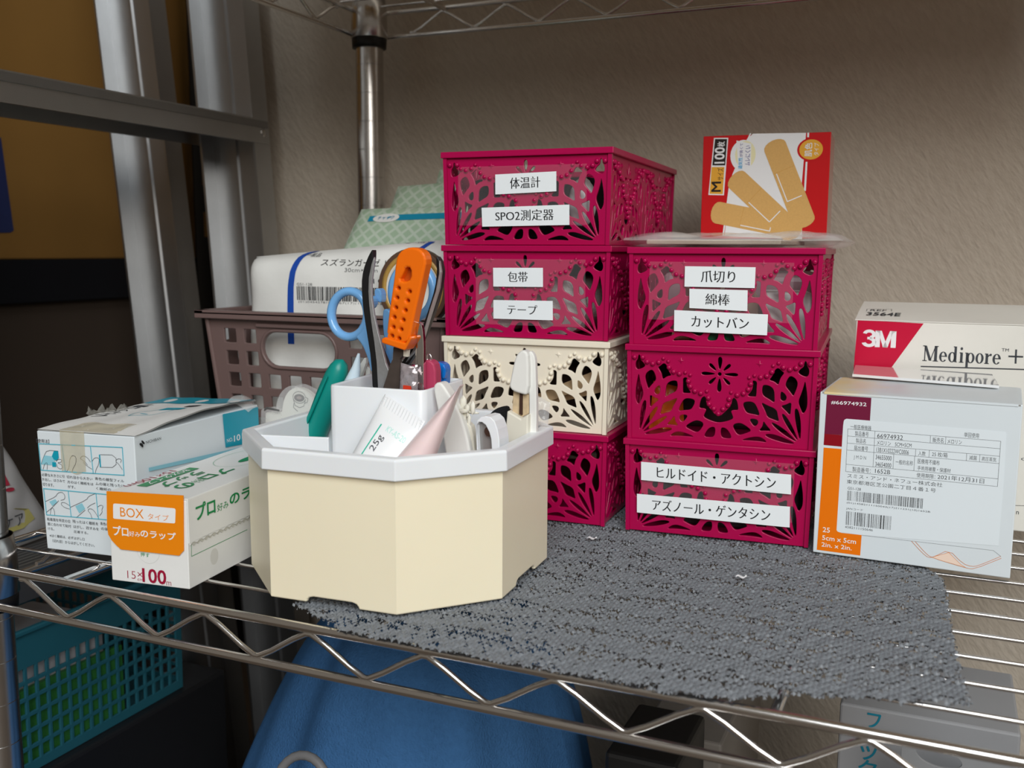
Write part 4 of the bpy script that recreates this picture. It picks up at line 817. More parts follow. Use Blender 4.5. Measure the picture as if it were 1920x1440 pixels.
wpart('tissue_bits', mb, mat('tissue', (.85, .82, .72), .8, var=.2, vscale=200, sss=.1), tt, kind='stuff')
grey_pl = mat('grey_metal_plate', (.36, .35, .34), .4, .6)
tt = thing('arched_dispenser', 'small white arched dispenser with a grey steel side between the two staplers', 'dispenser', (-208, 446, 34))
arch = [(-211.1,69),(-211.7,80.4),(-212.1,86.3),(-211.1,89.5),(-209.1,91.4),(-206.6,92.1),(-203.9,91.8),(-201.5,89.8),(-199.9,85.8),(-199,80.9),(-198.6,70.1)]; inn = [(-202.6,69.7),(-203.4,80.6),(-204.4,84.1),(-206.4,87.6),(-208.4,88.8),(-210.3,88.8),(-211.1,87.3),(-211.1,82.7),(-210.3,69)]
wpart('white_arch', MB().prism(arch+inn, 438, 450), tray_white, tt, bev=.5)
wpart('steel_side', MB().prism([(-212,68.5),(-212.3,84.1),(-211.3,87.8),(-209.3,88.4),(-206.8,86.8),(-204.8,82.9),(-203.8,69.2)], 441, 447), grey_pl, tt, bev=.3)
wpart('core', MB().tube([(p[0], y, p[1]) for p in [(-205,84.3)] for y in (439, 450)], 2.6, 14), dark_slot, tt)
tt = thing('scouring_strap', 'black rough fabric strap tucked behind the arched dispenser', 'strap', (-207, 492, 34))
wpart('strap', MB().prism(chaikin([(-227.8,83.7),(-225.1,86.4),(-221.8,88.3),(-217,89.3),(-216.2,86.7),(-217.8,81.9),(-217.9,59.5),(-223.4,59),(-223.2,81.5)], 1), 488, 491), mat('black_velcro', '17181b', .95, bump=1., bscale=1500), tt, bev=.3)
tt = thing('clear_blister', 'crumpled clear plastic blister behind the upright stapler', 'blister', (-196, 492, 60))
mb, sf = pillow([(-208, 488, 80), (-194, 491, 79.5), (-193, 492, 92), (-206, 490, 99)], 5, 10, 12, 3, 1.6, 5); wpart('blister', mb, mat('clear_blister_film', (.88, .88, .88), .08, alpha=.3, spec=1.0, var=.3, vscale=300), tt)
# ---- tools in the tower
steel_g = mat('nipper_grey_edge', (.48, .49, .50), .38, .7, var=.15, vscale=600); blk_s = mat('blackened_steel', '2a2a2b', .35, .5); dkblade = mat('old_brown_blade', (.085, .065, .055), .5, .35, var=.3, vscale=200)
tt = thing('nail_nippers', 'black steel nippers with grey inner edges standing handles up in the tower', 'pliers', (-262, 455, 34))
wpart('handle', MB().prism(chaikin([(-278.5,173.9),(-278,173.2),(-278.3,168.1),(-279.7,162),(-280.7,155.4),(-280.5,147.9),(-279.3,139.4),(-277,130),(-273.9,121.1),(-270.2,113.7),(-268.6,108.6),(-269.8,97),(-279.2,96.4),(-280,115.6),(-282.1,127.5),(-283.6,136.5),(-284.8,145),(-285.4,155.4),(-284.2,162.9),(-281.3,169.5)], 1), 450.5, 454.5), blk_s, tt, bev=.8)
wpart('grip_edge', MB().prism([(-276.6,170),(-276.3,168.2),(-277.4,162.1),(-278.4,155.6),(-278.2,148.1),(-277,139.7),(-274.7,130.4),(-272,121.1),(-270.2,114.1),(-267.8,109),(-270.7,97.5),(-275.1,97.2),(-275.9,114.3),(-277.3,125.6),(-278.8,135),(-280,144.4),(-280.4,151.8),(-280,159.3),(-278.2,166.3)], 449.3, 451), steel_g, tt, bev=.3)
wpart('handle', MB().prism(chaikin([(-242.7,170.7),(-241.6,170),(-239.9,166.6),(-239.1,162),(-240.5,154.2),(-243.1,144.8),(-247.4,134.9),(-251.3,125.9),(-256.2,118.6),(-261.7,111.1),(-267.3,101.2),(-271.7,100.9),(-266,111.9),(-258.3,121.3),(-253.2,129.1),(-250.2,136.2),(-246.9,144.7),(-243.7,154.1),(-242.4,162.4),(-242.9,167.9)], 1), 455, 459), blk_s, tt, bev=.8)
wpart('grip_edge', MB().prism([(-240,168.4),(-238.9,162.5),(-240.1,154.3),(-243.2,145.5),(-246.4,136.7),(-249.1,128.7),(-253.4,122),(-260.4,114.6),(-255,122.8),(-249.6,131),(-248,135.7),(-245.7,142.7),(-242.1,152.5),(-240.1,161.6)], 453, 455), steel_g, tt, bev=.2)
sc_blue = mat('light_blue_plastic', '76b0e6', .22, var=.02, coat=.4)
tt = thing('scissors', 'light blue handled scissors standing loops up in the tower', 'scissors', (-264, 478, 34))
def px_ell(P, r, n=None): return MB().tube(P, r, 14, closed=True, flat=(0, 1, 0))
def ringp(c, rx, rz, a0, y): return [(c[0]+rx*math.cos(t_)*math.cos(a0)-rz*math.sin(t_)*math.sin(a0), y, c[1]+rx*math.cos(t_)*math.sin(a0)+rz*math.sin(t_)*math.cos(a0)) for t_ in [2*math.pi*k/40 for k in range(40)]]
C1 = [(-308.4,137.6)][0]; C2 = [(-270.7,151)][0]
wpart('finger_loop', MB().tube(ringp(C1, 11.9, 13.0, -.35, 474), [(3.0, 2.5)]*40, 14, True, (0, 1, 0)), sc_blue, tt)
wpart('finger_loop', MB().tube(ringp(C2, 13.0, 14.6, -.15, 480), [(3.0, 2.6)]*40, 14, True, (0, 1, 0)), sc_blue, tt)
wpart('shank', MB().prism(chaikin([(-304.5,125.9),(-298.8,134.6),(-295.1,132.7),(-291.1,128.9),(-287.7,121.6),(-283.9,111.8),(-283.4,105.3),(-293.8,104.7),(-294.9,111.2),(-297.1,116.6),(-299.4,121.1)], 1), 471.5, 477), sc_blue, tt, bev=1.4, segs=3)
wpart('shank', MB().prism(chaikin([(-288.5,141.6),(-283.6,139.7),(-281.4,132.8),(-280.9,122.8),(-283.7,112.7),(-284.7,102.5),(-288.7,102.3),(-286.8,116.1),(-288.7,127.5),(-289.1,135.5)], 1), 477.5, 483), sc_blue, tt, bev=1.4, segs=3)
wpart('bumper', MB().prism(chaikin([(-294.8,148.1),(-292.2,148.2),(-290.9,146.2),(-291.3,142.8),(-293.8,140.7),(-295.5,141.7)], 1), 471, 477), sc_blue, tt, bev=1); wpart('bumper', MB().prism(chaikin([(-294.1,151.4),(-291.8,152.7),(-289.2,150.5),(-289.3,144.5),(-291,144.5),(-293.3,146.4)], 1), 477, 483), sc_blue, tt, bev=1)
wpart('blade', MB().prism([(-295,104.4),(-282.3,105.1),(-287.8,82.5),(-291.3,82.3)], 475, 479), chrome_dull, tt)
orp = mat('orange_tool_plastic', 'ef6f08', .28, var=.02, sss=.08)
tt = thing('orange_knife', 'orange dotted handle tool with a dark brown blade, nearest of the tools in the tower', 'knife', (-252, 445, 34))
outl = chaikin([(-258.3,167.9),(-259.5,158.8),(-261.2,149.6),(-262.9,140.4),(-264.5,128.3),(-251.5,125.6),(-249.6,132.6),(-247.4,141.8),(-244.5,152.7),(-242.1,162.2),(-240.6,168),(-241.7,172),(-244.8,174.5),(-249.9,175.2),(-254.6,173.7),(-257.2,171.1)], 1)
holes = [ell(p[0], p[1], 1.05, .95, 10) for p in [(-256.9,154.3),(-250.5,152.7),(-257.8,149.4),(-251.6,148),(-258.6,144.3),(-253,143.1),(-259.6,139.3),(-254.3,138.1),(-260.2,134.2),(-255.6,133.2),(-261.1,129.6),(-256.9,128.4)]]+[chaikin([(-252.6,165.1),(-249.5,164.7),(-249.5,159),(-252.9,157.5),(-256.3,158.2),(-253.9,162)], 1)]
co, fs = curve2d([outl]+holes, 2.6, 1.2, res=2)
mb = MB(); mb.add([(x, 444-z, y) for x, y, z in co], fs); wpart('handle', mb, orp, tt)
wpart('handle_core', MB().prism([(a*.9+sum(p[0] for p in outl)/len(outl)*.1, b_*.95+sum(p[1] for p in outl)/len(outl)*.05) for a, b_ in outl], 444.4, 446.5), mat('orange_recess', 'b04a06', .4), tt)
wpart('collar', MB().prism([(-266.6,128.1),(-264.6,128.9),(-252.4,126.4),(-249.8,130.4),(-248.7,129),(-252.8,122.6),(-253.8,122.8),(-266.5,125.9)], 439, 449), orp, tt, bev=1, segs=3)
wpart('blade', MB().prism([(-263.2,123.4),(-257.2,122.3),(-257.8,119.1),(-259.6,117.1),(-260.3,92.5),(-271.1,91.7),(-269.8,101.6),(-267.1,108.6),(-265.6,113.9),(-263.7,116.9)], 445.5, 448.5), dkblade, tt, bev=.2)
wpart('blade_tab', MB().prism([(-256.8,122.8),(-254,122.3),(-254.4,118.7),(-257,118.9)], 445, 447), dev2, tt)
shiny = mat('shiny_chrome', (.82, .80, .80), .08, 1, var=.02)
tt = thing('silver_clipper', 'shiny silver nail clipper lever standing right of the orange knife', 'clipper', (-243, 448, 34))
wpart('lever', MB().prism(chaikin([(-249.9,136.8),(-248,137.2),(-246.2,136.2),(-245.4,133.1),(-244.8,125.5),(-245,116),(-245,90.4),(-248.7,90.2),(-248.5,119),(-248.6,130.1),(-249.1,134.8)], 1), 444.5, 447.5), shiny, tt, bev=.4)
wpart('lever', MB().prism([(-251.6,135.7),(-250.3,128.1),(-250.6,89.4),(-253.9,89.2),(-252.5,121.6)], 449.5, 451.5), shiny, tt, bev=.3)
wpart('pivot', MB().tube([(p[0], y, p[1]) for p in [(-254.7,112.3)] for y in (444, 452)], 2.0, 12), shiny, tt)
tt = thing('rose_clipper', 'rose red nail clipper with a small chain loop beside the silver clipper', 'clipper', (-238, 455, 34))
wpart('body', MB().prism(chaikin([(-249.1,115.1),(-247.3,117.1),(-243.7,116.8),(-241,114.2),(-240.8,103.9),(-241.3,89.7),(-249.3,89.1)], 1), 450, 457), mat('rose_plastic', 'b03a5c', .4, var=.06), tt, bev=.9)
wpart('chain_loop', MB().tube(ringp([(-246.1,117.8)][0], 1.3, 2.2, .2, 453), .35, 6, True), shiny, tt)
tt = thing('blue_clip', 'shiny blue plastic clip at the right end of the tower', 'clip', (-232, 468, 34))
wpart('body', MB().prism(chaikin([(-249.4,114.1),(-247,114.7),(-243.3,113.9),(-241.7,111.5),(-241.9,107.5),(-242.7,87.6),(-247.5,87.3),(-247.7,107.2)], 1), 463, 470), mat('bright_blue_plastic', '0c6fc8', .2, var=.1, coat=.5), tt, bev=1.2, segs=3)
wpart('fold', MB().prism(chaikin([(-242.7,112.5),(-240.8,112.3),(-240.7,108.7),(-241.6,106),(-243.1,106.3)], 1), 461, 464), MATS['bright_blue_plastic'], tt, bev=.5)
tt = thing('white_nozzle', 'pale blue-white pointed nozzle at the left of the tower', 'nozzle', (-285, 470, 60))
N = [(-300,470,116),(-301.9,470,107.7),(-305.6,470,97.8),(-312.5,470,76.5)]; wpart('nozzle', MB().tube(N, [.7, 2.6, 4.6, 5.2], 16), mat('pale_blue_plastic', 'cfe2ee', .3, sss=.1), tt)
tt = thing('grey_tweezers', 'small grey plastic tweezers behind the white nozzle', 'tweezers', (-280, 482, 60))
wpart('arm', MB().prism([(-307.9,106.1),(-302.8,112.6),(-301.6,112.1),(-301.9,109.5),(-305.3,101.6),(-307.9,93.7),(-309.7,93.6)], 480, 483), dev, tt, bev=.4); wpart('arm', MB().prism([(-304.7,108),(-301.8,106),(-301.7,93.6),(-305,93.4)], 484, 487), dev, tt, bev=.4)
tt = thing('foil_sachet', 'crinkled shiny sachet with a red band in front of the silver clipper', 'sachet', (-247, 449, 60))
mb, sf = pillow([tuple(p) for p in [(-257.5,441,95.1),(-246.6,441,95.8),(-246.1,441,113.9),(-256.1,441,116)]], 3.0, 14, 14, 3, 1.2, 9); wpart('film', mb, mat('shiny_film', (.45, .40, .42), .1, .3, alpha=.6, var=.5, vscale=180, spec=1), tt)
wpart('red_band', MB().prism([(-253.6,104.7),(-249.1,104.5),(-248.9,95.8),(-253.9,95.4)], 438.6, 439.4), mat('red_band_film', 'cf3a20', .3), tt)
# ================================================================ BROWN BASKET and its contents
GX, GY, GW, GD, GH = -500., 580., 195., 214., 129.
t = thing('brown_basket', 'dark brown plastic basket with square holes and an oval handle hole, behind the organizer', 'basket', (GX, GY, .3))
def rsq(x, z, w_, h_, r=2.0): return chaikin([(x+r*.3, z), (x+w_-r*.3, z), (x+w_, z+r*.3), (x+w_, z+h_-r*.3), (x+w_-r*.3, z+h_), (x+r*.3, z+h_), (x, z+h_-r*.3), (x, z+r*.3)], 1)
def gpanel(W, handle, tb, flip=False):
    loops = [[(10, 0), (W-10, 0), (W, GH-3), (0, GH-3)]]
    for r, z in enumerate((105.3, 88.9, 72.6, 56.2, 39.9, 23.5, 8)):
        sh = (GH-z)*.07; n = int((W-2*sh-14)/18)
        x = 12.5+sh*.55
        while x+11 < W-8-sh*.5:
            if not (handle and r < 2 and 38 < x+5 < 118): loops.append(rsq(x, z, 10.8-.0, 10.4))
            x += 18
    if handle:
        a = []
        for k in range(11): t_ = math.pi*(k/10-.5); a.append((98+11.8*math.cos(t_), 102+12.2*math.sin(t_)))
        for k in range(11): t_ = math.pi*(k/10+.5); a.append((60+11.8*math.cos(t_), 102+12.2*math.sin(t_)))
        loops.append(a)
    co, fs = curve2d(loops, .7, .45); m_ = MB(); m_.add([(x, 10*(1-y/GH)-z, y) for x, y, z in co], fs); return m_
fp = gpanel(GW, True, 0)
obj('front_panel', fp, brown_basket, t); bp_ = gpanel(GW, True, 0).xf(Tm(GW, GD, 0, 0, 0, 180)); obj('back_panel', bp_, brown_basket, t)
obj('side_panel', gpanel(GD, False, 0).xf(Tm(0, GD, 0, 0, 0, -90)), brown_basket, t); obj('side_panel', gpanel(GD, False, 0).xf(Tm(GW, 0, 0, 0, 0, 90)), brown_basket, t)
rim = MB(); e = 7.5
for (x0, x1, y0, y1) in ((-e, GW+e, -e, 1), (-e, GW+e, GD-1, GD+e), (-e, 1, -e, GD+e), (GW-1, GW+e, -e, GD+e)): rim.box(x0, x1, y0, y1, GH-3.2, GH)
for (x0, x1, y0, y1) in ((-e, GW+e, -e, -e+1.3), (-e, GW+e, GD+e-1.3, GD+e), (-e, -e+1.3, -e, GD+e), (GW+e-1.3, GW+e, -e, GD+e)): rim.box(x0, x1, y0, y1, GH-6, GH-1)
obj('rim', rim, brown_basket, t, bev=.8); obj('base', MB().box(10, GW-10, 10, GD-10, .3, 2.3), brown_basket, t)
obj('handle_ridge', MB().box(44, 112, -3.0, 3.2, 117.5, 120.5), brown_basket, t, bev=1.0)
hr = MB(); a = [(98+13.2*math.cos(math.pi*(k/10-.5)), 102+13.6*math.sin(math.pi*(k/10-.5))) for k in range(11)]+[(60+13.2*math.cos(math.pi*(k/10+.5)), 102+13.6*math.sin(math.pi*(k/10+.5))) for k in range(11)]
obj('handle_bead', hr.tube([(x, 10*(1-z/GH)-1.2, z) for x, z in a], 1.3, 8, True), brown_basket, t)
obj('corner_rib', MB().tube([(-1, -1, GH-4), (9.5, 9.5, 2)], 2.0, 10), brown_basket, t); obj('corner_rib', MB().tube([(GW+1, -1, GH-4), (GW-9.5, 9.5, 2)], 2.0, 10), brown_basket, t)
t = thing('gauze_pack', 'white paper wrapped gauze pack with blue bands and a barcode in the brown basket', 'packet', (-392, 628, 50))
mb, sf = pillow([(-488, 622, 14), (-304, 622, 14), (-302, 626, 183), (-490, 625, 168)], 44, 70, 54, 13, 2.6, 21)
wpart('wrapper', mb, paper_wrap, t)
bluep = mat('blue_band_print', '1448a8', .5, var=.02)
gz = lambda u, v, e: sf((u-470+486)/183., max(0, min(1, (v-14)/(153+15*((u+16)/183.)))), 1, e)
f = Face((0, 0, 0), (1, 0, 0), (0, 1, 0), warp=gz, eps=.35)
def band(pa):
    for (u0, v0), (u1, v1) in zip(pa, pa[1:]):
        for k in range(4):
            a = [(u0+(u1-u0)*q_, v0+(v1-v0)*q_) for q_ in (k/4, (k+1)/4)]
            f.poly(bluep, [(a[0][0], a[0][1]), (a[0][0]+5.3, a[0][1]), (a[1][0]+5.3, a[1][1]), (a[1][0], a[1][1])])
band([(26.2,103.1),(27,118.8),(27.5,130.8),(28.2,145.2),(29.7,156),(32.8,166.8),(37.2,173.7),(40.1,176)])
band([(118.8,133.4),(120.7,147),(122.5,157.3),(125.1,167.5),(130.2,174),(134.4,178.4)])
f.text(inkgrey, '一般品', 39.1,167,51.7,170); f.text(inkblack, 'スズランガーゼ 10', 55,160.8,113.2,165.8, wt=.0); f.text(inkgrey, '30cm×10m', 74.9,156.6,102,159.3, wt=-.012); f.text(inkgrey, '10枚', 98,148.4,119,152.9, wt=-.01)
f.text(inkgrey, 'GS1-128', 36.4,146.3,49.3,148.1, wt=-.01); f.barcode(inkblack, 36.1,135.7,105.2,145.7, 110); f.text(inkgrey, '(01)04545781001867(17)(10)190218', 37,133.4,105.1,135.2, wt=-.015)
f.text(inkblack, 'Osaki', 50.6,175.1,65.9,177.6, wt=.01); f.text(inkgrey, 'LOT 150338M (Wa) CD 110023', 70.4,176.8,133.6,179.6, wt=-.01)
f.done(t)
# green patterned packs
gm = bpy.data.materials.new('green_lattice_wrapper'); gm.use_nodes = True; nt = gm.node_tree; b = nt.nodes['Principled BSDF']; b.inputs['Roughness'].default_value = .45
tc = nt.nodes.new('ShaderNodeTexCoord'); prev = None
mxs = []
for sgn in (1, -1):
    mp = nt.nodes.new('ShaderNodeMapping'); mp.inputs['Rotation'].default_value = (0, math.radians(52*sgn), 0); wv = nt.nodes.new('ShaderNodeTexWave'); wv.inputs['Scale'].default_value = 42; wv.bands_direction = 'X'
    nt.links.new(tc.outputs['Object'], mp.inputs['Vector']); nt.links.new(mp.outputs['Vector'], wv.inputs['Vector']); rp = nt.nodes.new('ShaderNodeValToRGB'); rp.color_ramp.elements[0].position = .72; rp.color_ramp.elements[1].position = .9
    nt.links.new(wv.outputs['Fac'], rp.inputs['Fac']); mxs.append(rp)
mm = nt.nodes.new('ShaderNodeMath'); mm.operation = 'MAXIMUM'; nt.links.new(mxs[0].outputs['Color'], mm.inputs[0]); nt.links.new(mxs[1].outputs['Color'], mm.inputs[1])
mx = nt.nodes.new('ShaderNodeMix'); mx.data_type = 'RGBA'; mx.inputs['A'].default_value = (.37, .50, .36, 1); mx.inputs['B'].default_value = (.52, .61, .51, 1); nt.links.new(mm.outputs[0], mx.inputs['Factor']); nt.links.new(mx.outputs['Result'], b.inputs['Base Color'])
tealb = mat('teal_band_print', '1187a8', .4, var=.05)
gp = []
for k, (cr, th, sd, lab) in enumerate(((( (-470, 668, 120), (-322, 668, 120), (-322, 712, 210), (-452, 716, 207)), 12, 1, 'green lattice patterned packet with a teal band, front of the three in the brown basket'),
      (((-455, 702, 120), (-322, 702, 120), (-322, 752, 233), (-440, 756, 228)), 12, 2, 'green lattice patterned packet in the middle of the three in the brown basket'),
      (((-430, 740, 120), (-322, 740, 120), (-322, 778, 245), (-412, 780, 243)), 10, 3, 'green lattice patterned packet at the back of the three, its top the highest'))):
    t = thing('green_packet', lab, 'packet', (cr[0][0], cr[0][1], 120), 0, 'green packets in the brown basket')
    mb, sf_ = pillow(cr, th, 30, 22, 8, .8, sd); wpart('wrapper', mb, gm, t)
    if k == 0:
        g0 = lambda u, v, e: sf_(u, v, 1, e)
        f = Face((0, 0, 0), (1, 0, 0), (0, 1, 0), warp=(lambda s_: (lambda u, v, e: s_(u, v, 1, e)))(sf_), eps=.4)
        for q in range(14): f.poly(tealb, [(.12+.06*q, .845), (.12+.06*(q+1), .845), (.12+.06*(q+1), .90), (.12+.06*q, .90)])
        f.poly(paper_wrap, ell(.25, .872, .095, .044, 20), .15); f.text(tealb, 'チャック', .19, .855, .31, .89, lift=.3, wt=.01); f.done(t)
# brown tape roll on the basket rim
amber = mat('amber_tape_side', (.45, .27, .07), .3, var=.1); brn = mat('brown_tape', (.10, .055, .035), .3, var=.06)
C = [(-329.3,148.2)][0]
t = thing('brown_tape_roll', 'roll of brown packing tape standing on the rim of the brown basket behind the scissors', 'tape', (C[0], 587, 121))
rr_ = 26.5
def ringsolid(c, y0, y1, ro, ri, n=40):
    m_ = MB(); vs = []
    for y, r in ((y0, ro), (y1, ro), (y1, ri), (y0, ri)): vs += [(c[0]+r*math.cos(2*math.pi*k/n), y, c[1]+r*math.sin(2*math.pi*k/n)) for k in range(n)]
    m_.add(vs, [(r*n+k, ((r+1) % 4)*n+k, ((r+1) % 4)*n+(k+1) % n, r*n+(k+1) % n) for r in range(4) for k in range(n)], True); return m_
wpart('tape', ringsolid(C, 583.0, 592, rr_, rr_-4.4), brn, t, bev=.2); wpart('tape_layers', ringsolid(C, 582.8, 592.2, rr_-3.0, rr_-6.2), amber, t); wpart('core', ringsolid(C, 583.2, 591.8, rr_-6, rr_-7.5), mat('card_core', (.72, .70, .64), .7), t)
# clear tape cutter with coffee cup print
t = thing('tape_cutter', 'small clear tape cutter printed with a coffee cup, between organizer and brown basket', 'tape dispenser', (-420, 556, 0))
Yc = 556
sh = [(-435.2,-18.1),(-432.4,62),(-429.7,64.7),(-419.1,63.3),(-418.2,69.8),(-415,76.2),(-409.6,80.6),(-403.7,82.1),(-395.7,79.9),(-388.5,76.4),(-385.1,68.6),(-384.7,56.4),(-386.4,-12.4)]; sh = chaikin(sh, 1)
wpart('clear_shell', MB().prism(sh, 550, 562), mat('clear_case', (.93, .94, .95), .08, alpha=.28, spec=.9, var=.02), t, bev=.6)
rollp = chaikin([(-433.1,-17.8),(-430.4,59.9),(-428.2,61.6),(-416.2,60.9),(-414.8,69.1),(-412,74.9),(-408.2,78.5),(-403,80.1),(-396.5,78.3),(-390.8,74.4),(-388.1,67.2),(-389.4,-12.7)], 1)
wpart('printed_card', MB().prism(rollp, 553, 559), mat('card_with_print', (.80, .80, .74), .5, var=.03), t)
f = Face((0, 552.8, 0), (1, 0, 0), (0, 0, 1), eps=.1)
cu = [(-401.1,73.2)][0]; browni = mat('coffee_print', (.10, .085, .08), .5, var=.3, vscale=600)
f.poly(browni, ell(cu[0], cu[1], 4.3, 2.6, 24)); f.poly(mat('coffee_swirl', (.34, .28, .26), .5), ell(cu[0], cu[1], 2.2, 1.1, 16), .05)
for L in (ell(cu[0], cu[1]+.3, 5.2, 4.0, 28), [(cu[0]-5, cu[1]-1), (cu[0]-3.6, cu[1]-5.5), (cu[0], cu[1]-6.8), (cu[0]+3.6, cu[1]-5.5), (cu[0]+5, cu[1]-1)], [(cu[0]+5, cu[1]+.8), (cu[0]+7, cu[1]), (cu[0]+6.6, cu[1]-2.6), (cu[0]+4.4, cu[1]-3.4)], [(cu[0]-4.5, cu[1]-4), (cu[0]-5, cu[1]-7), (cu[0]-1.5, cu[1]-9.5)]):
    f.line(inkblack, L, .3)
f.done(t)
wpart('metal_teeth', MB().prism([(-428.5,63.9),(-426.2,65.8),(-415.4,64.5),(-415.4,63.3),(-425.8,64.1),(-428.2,62.4)], 549.5, 550.2), shiny, t)
# ================================================================ BASKET CONTENTS
def inb(i, col, x, y, z=1.8): # point inside a lace basket in world mm
    L, r = (LZ, 2.5) if col == 'L' else (RZ, 4); c, s = math.cos(math.radians(r)), math.sin(math.radians(r)); ht = 57.7 if col == 'L' else 57.3
    return (L[0]+c*x-s*y, L[1]+s*x+c*y, 4+ht*i+z)
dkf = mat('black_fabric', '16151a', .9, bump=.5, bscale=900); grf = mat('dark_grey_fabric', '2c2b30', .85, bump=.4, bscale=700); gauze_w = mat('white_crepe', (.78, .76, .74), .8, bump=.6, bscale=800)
def block(nm, lab, cat, pos, sz, m_, rz=0, bev=2, group=None):
    o = thing(nm, lab, cat, pos, rz, group); obj(nm.split('_')[-1]+'_body', MB().box(-sz[0]/2, sz[0]/2, -sz[1]/2, sz[1]/2, 0, sz[2]), m_, o, bev=bev, segs=3); return o
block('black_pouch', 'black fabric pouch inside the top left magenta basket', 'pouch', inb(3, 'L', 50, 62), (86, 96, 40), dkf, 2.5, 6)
o = thing('white_thermometer', 'white rounded thermometer end showing above the rim of the top left basket', 'thermometer', inb(3, 'L', 42, 70, 41)); obj('body', MB().tube([(-6, 30, 11), (0, 0, 15), (3, -12, 15.5), (4, -16, 15)], [5, 6, 5.5, 2.5], 14), tubew, o)
o = thing('white_sensor', 'white oval sensor seen through the right holes of the top left basket', 'sensor', inb(3, 'L', 84, 16)); obj('sensor_body', MB().sphere((0, 0, 24), 12, 18, 12, (.75, .6, 1.3)), tubew, o); obj('sensor_base', MB().box(-8, 8, -5, 7, 0, 10), dkf, o, bev=1)
for k, (x, lab) in enumerate(((30, 'white bandage roll at the left inside the bandage and tape basket'), (73, 'white bandage roll at the right inside the bandage and tape basket'))):
    o = thing('bandage_roll', lab, 'bandage', inb(2, 'L', x, 40), 90, 'bandage rolls'); obj('roll', MB().tube([(-30, 0, 18), (30, 0, 18)], 18, 28), gauze_w, o, bev=1)
block('pouch_stack', 'dark grey pouch at the back inside the bandage and tape basket', 'pouch', inb(2, 'L', 52, 115), (90, 60, 46), grf, 2.5, 6)
wood = mat('pale_wood', (.62, .45, .27), .6, var=.12, vscale=30)
for k, (x0, z0, x1, z1, y) in enumerate(((30, 8, 102, 40, 12), (22, 2.5, 96, 24, 22))):
    o = thing('wooden_stick', 'flat pale wooden stick slanting inside the cream basket, %s' % ('nearer the front' if k == 0 else 'lower and behind the other'), 'stick', inb(1, 'L', x0, y), 2.5, 'wooden sticks'); dx, dz = x1-x0, z1-z0; q = Vector((-dz, dx)).normalized()*5
    obj('stick', MB().prism([(0-q.x, q.y-q.y), (dx-q.x, dz), (dx, dz+q.y*1.6), (0, q.y*1.6)], -1, 1), wood, o, bev=.4)
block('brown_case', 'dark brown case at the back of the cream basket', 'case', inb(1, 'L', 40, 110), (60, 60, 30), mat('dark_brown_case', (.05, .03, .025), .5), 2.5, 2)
skin = mat('skin_tone_pad', (.68, .42, .28), .7, var=.06)
o = thing('plaster_strip_pile', 'skin coloured plaster strip standing inside the top right basket', 'plaster', inb(2, 'R', 34, 18), 4)
obj('strip', MB().prism([(-14, 0), (10, 0), (14, 30), (-8, 32)], -2, 2), skin, o, bev=.8); 
o = thing('skin_pad', 'rounded skin coloured pad behind the labels of the top right basket', 'pad', inb(2, 'R', 55, 28), 4); obj('pad', MB().prism(chaikin([(-16, 0), (16, 0), (15, 36), (-15, 36)], 2), -3, 3), mat('pale_skin_pad', (.74, .55, .42), .7), o, bev=1)
block('white_packets', 'white paper packets at the right inside the top right basket', 'packet', inb(2, 'R', 86, 30), (26, 40, 30), mat('white_packet_paper', (.62, .60, .60), .6, var=.3, vscale=90), 12, 1)
block('green_sachet', 'dark green sachet low in the top right basket', 'sachet', inb(2, 'R', 48, 10), (30, 6, 9), mat('green_foil', '0d6a40', .3, var=.3), 8, 1)
block('grey_pouch', 'grey patterned pouch filling the top right basket at the back', 'pouch', inb(2, 'R', 52, 100), (92, 90, 40), mat('rose_grey_film', (.28, .16, .18), .35, var=.4, vscale=70), 4, 5)
o = thing('orange_wrapper', 'orange wrapper at the left inside the unlabelled magenta basket', 'wrapper', inb(1, 'R', 14, 26), 10)
mb, sf_ = pillow([(-8, 0, 0), (14, 2, 0), (12, 4, 26), (-6, 3, 30)], 6, 10, 10, 3, 2.0, 4); obj('wrapper', mb, mat('orange_foil', 'e2661c', .3, var=.3, vscale=120), o)
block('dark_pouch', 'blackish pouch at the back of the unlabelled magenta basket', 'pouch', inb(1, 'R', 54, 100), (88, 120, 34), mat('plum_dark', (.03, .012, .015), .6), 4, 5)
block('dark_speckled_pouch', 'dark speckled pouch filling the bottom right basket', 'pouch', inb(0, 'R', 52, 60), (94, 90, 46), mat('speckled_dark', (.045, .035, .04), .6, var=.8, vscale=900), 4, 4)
# ================================================================ LEFT SIDE: LADDER, DARK SHELF UNIT
t = thing('step_ladder', 'folded aluminium step ladder with ribbed treads left of the wire rack', 'ladder', (-640, 800, -420))
def rail(xf_, slope, wd, y, sgn):
    """C channel, leaning; y is the web plane, flanges reach sgn*24 mm"""
    prof = [(0, 0), (0, sgn*24), (-2.6, sgn*24), (-2.6, sgn*3), (-wd*.52, sgn*3), (-wd*.54, sgn*5), (-wd*.58, sgn*5), (-wd*.6, sgn*3), (-wd+2.6, sgn*3), (-wd+2.6, sgn*20), (-wd, sgn*20), (-wd, 0)]
    m_ = MB(); n = len(prof); zs = (-420, 760); vs = [(xf_+p[0]+slope*(z-167), y+p[1], z) for z in zs for p in prof]
    m_.add(vs, [(k, (k+1) % n, n+(k+1) % n, n+k) for k in range(n)]+[tuple(range(n))[::-1], tuple(range(n, 2*n))]); return m_
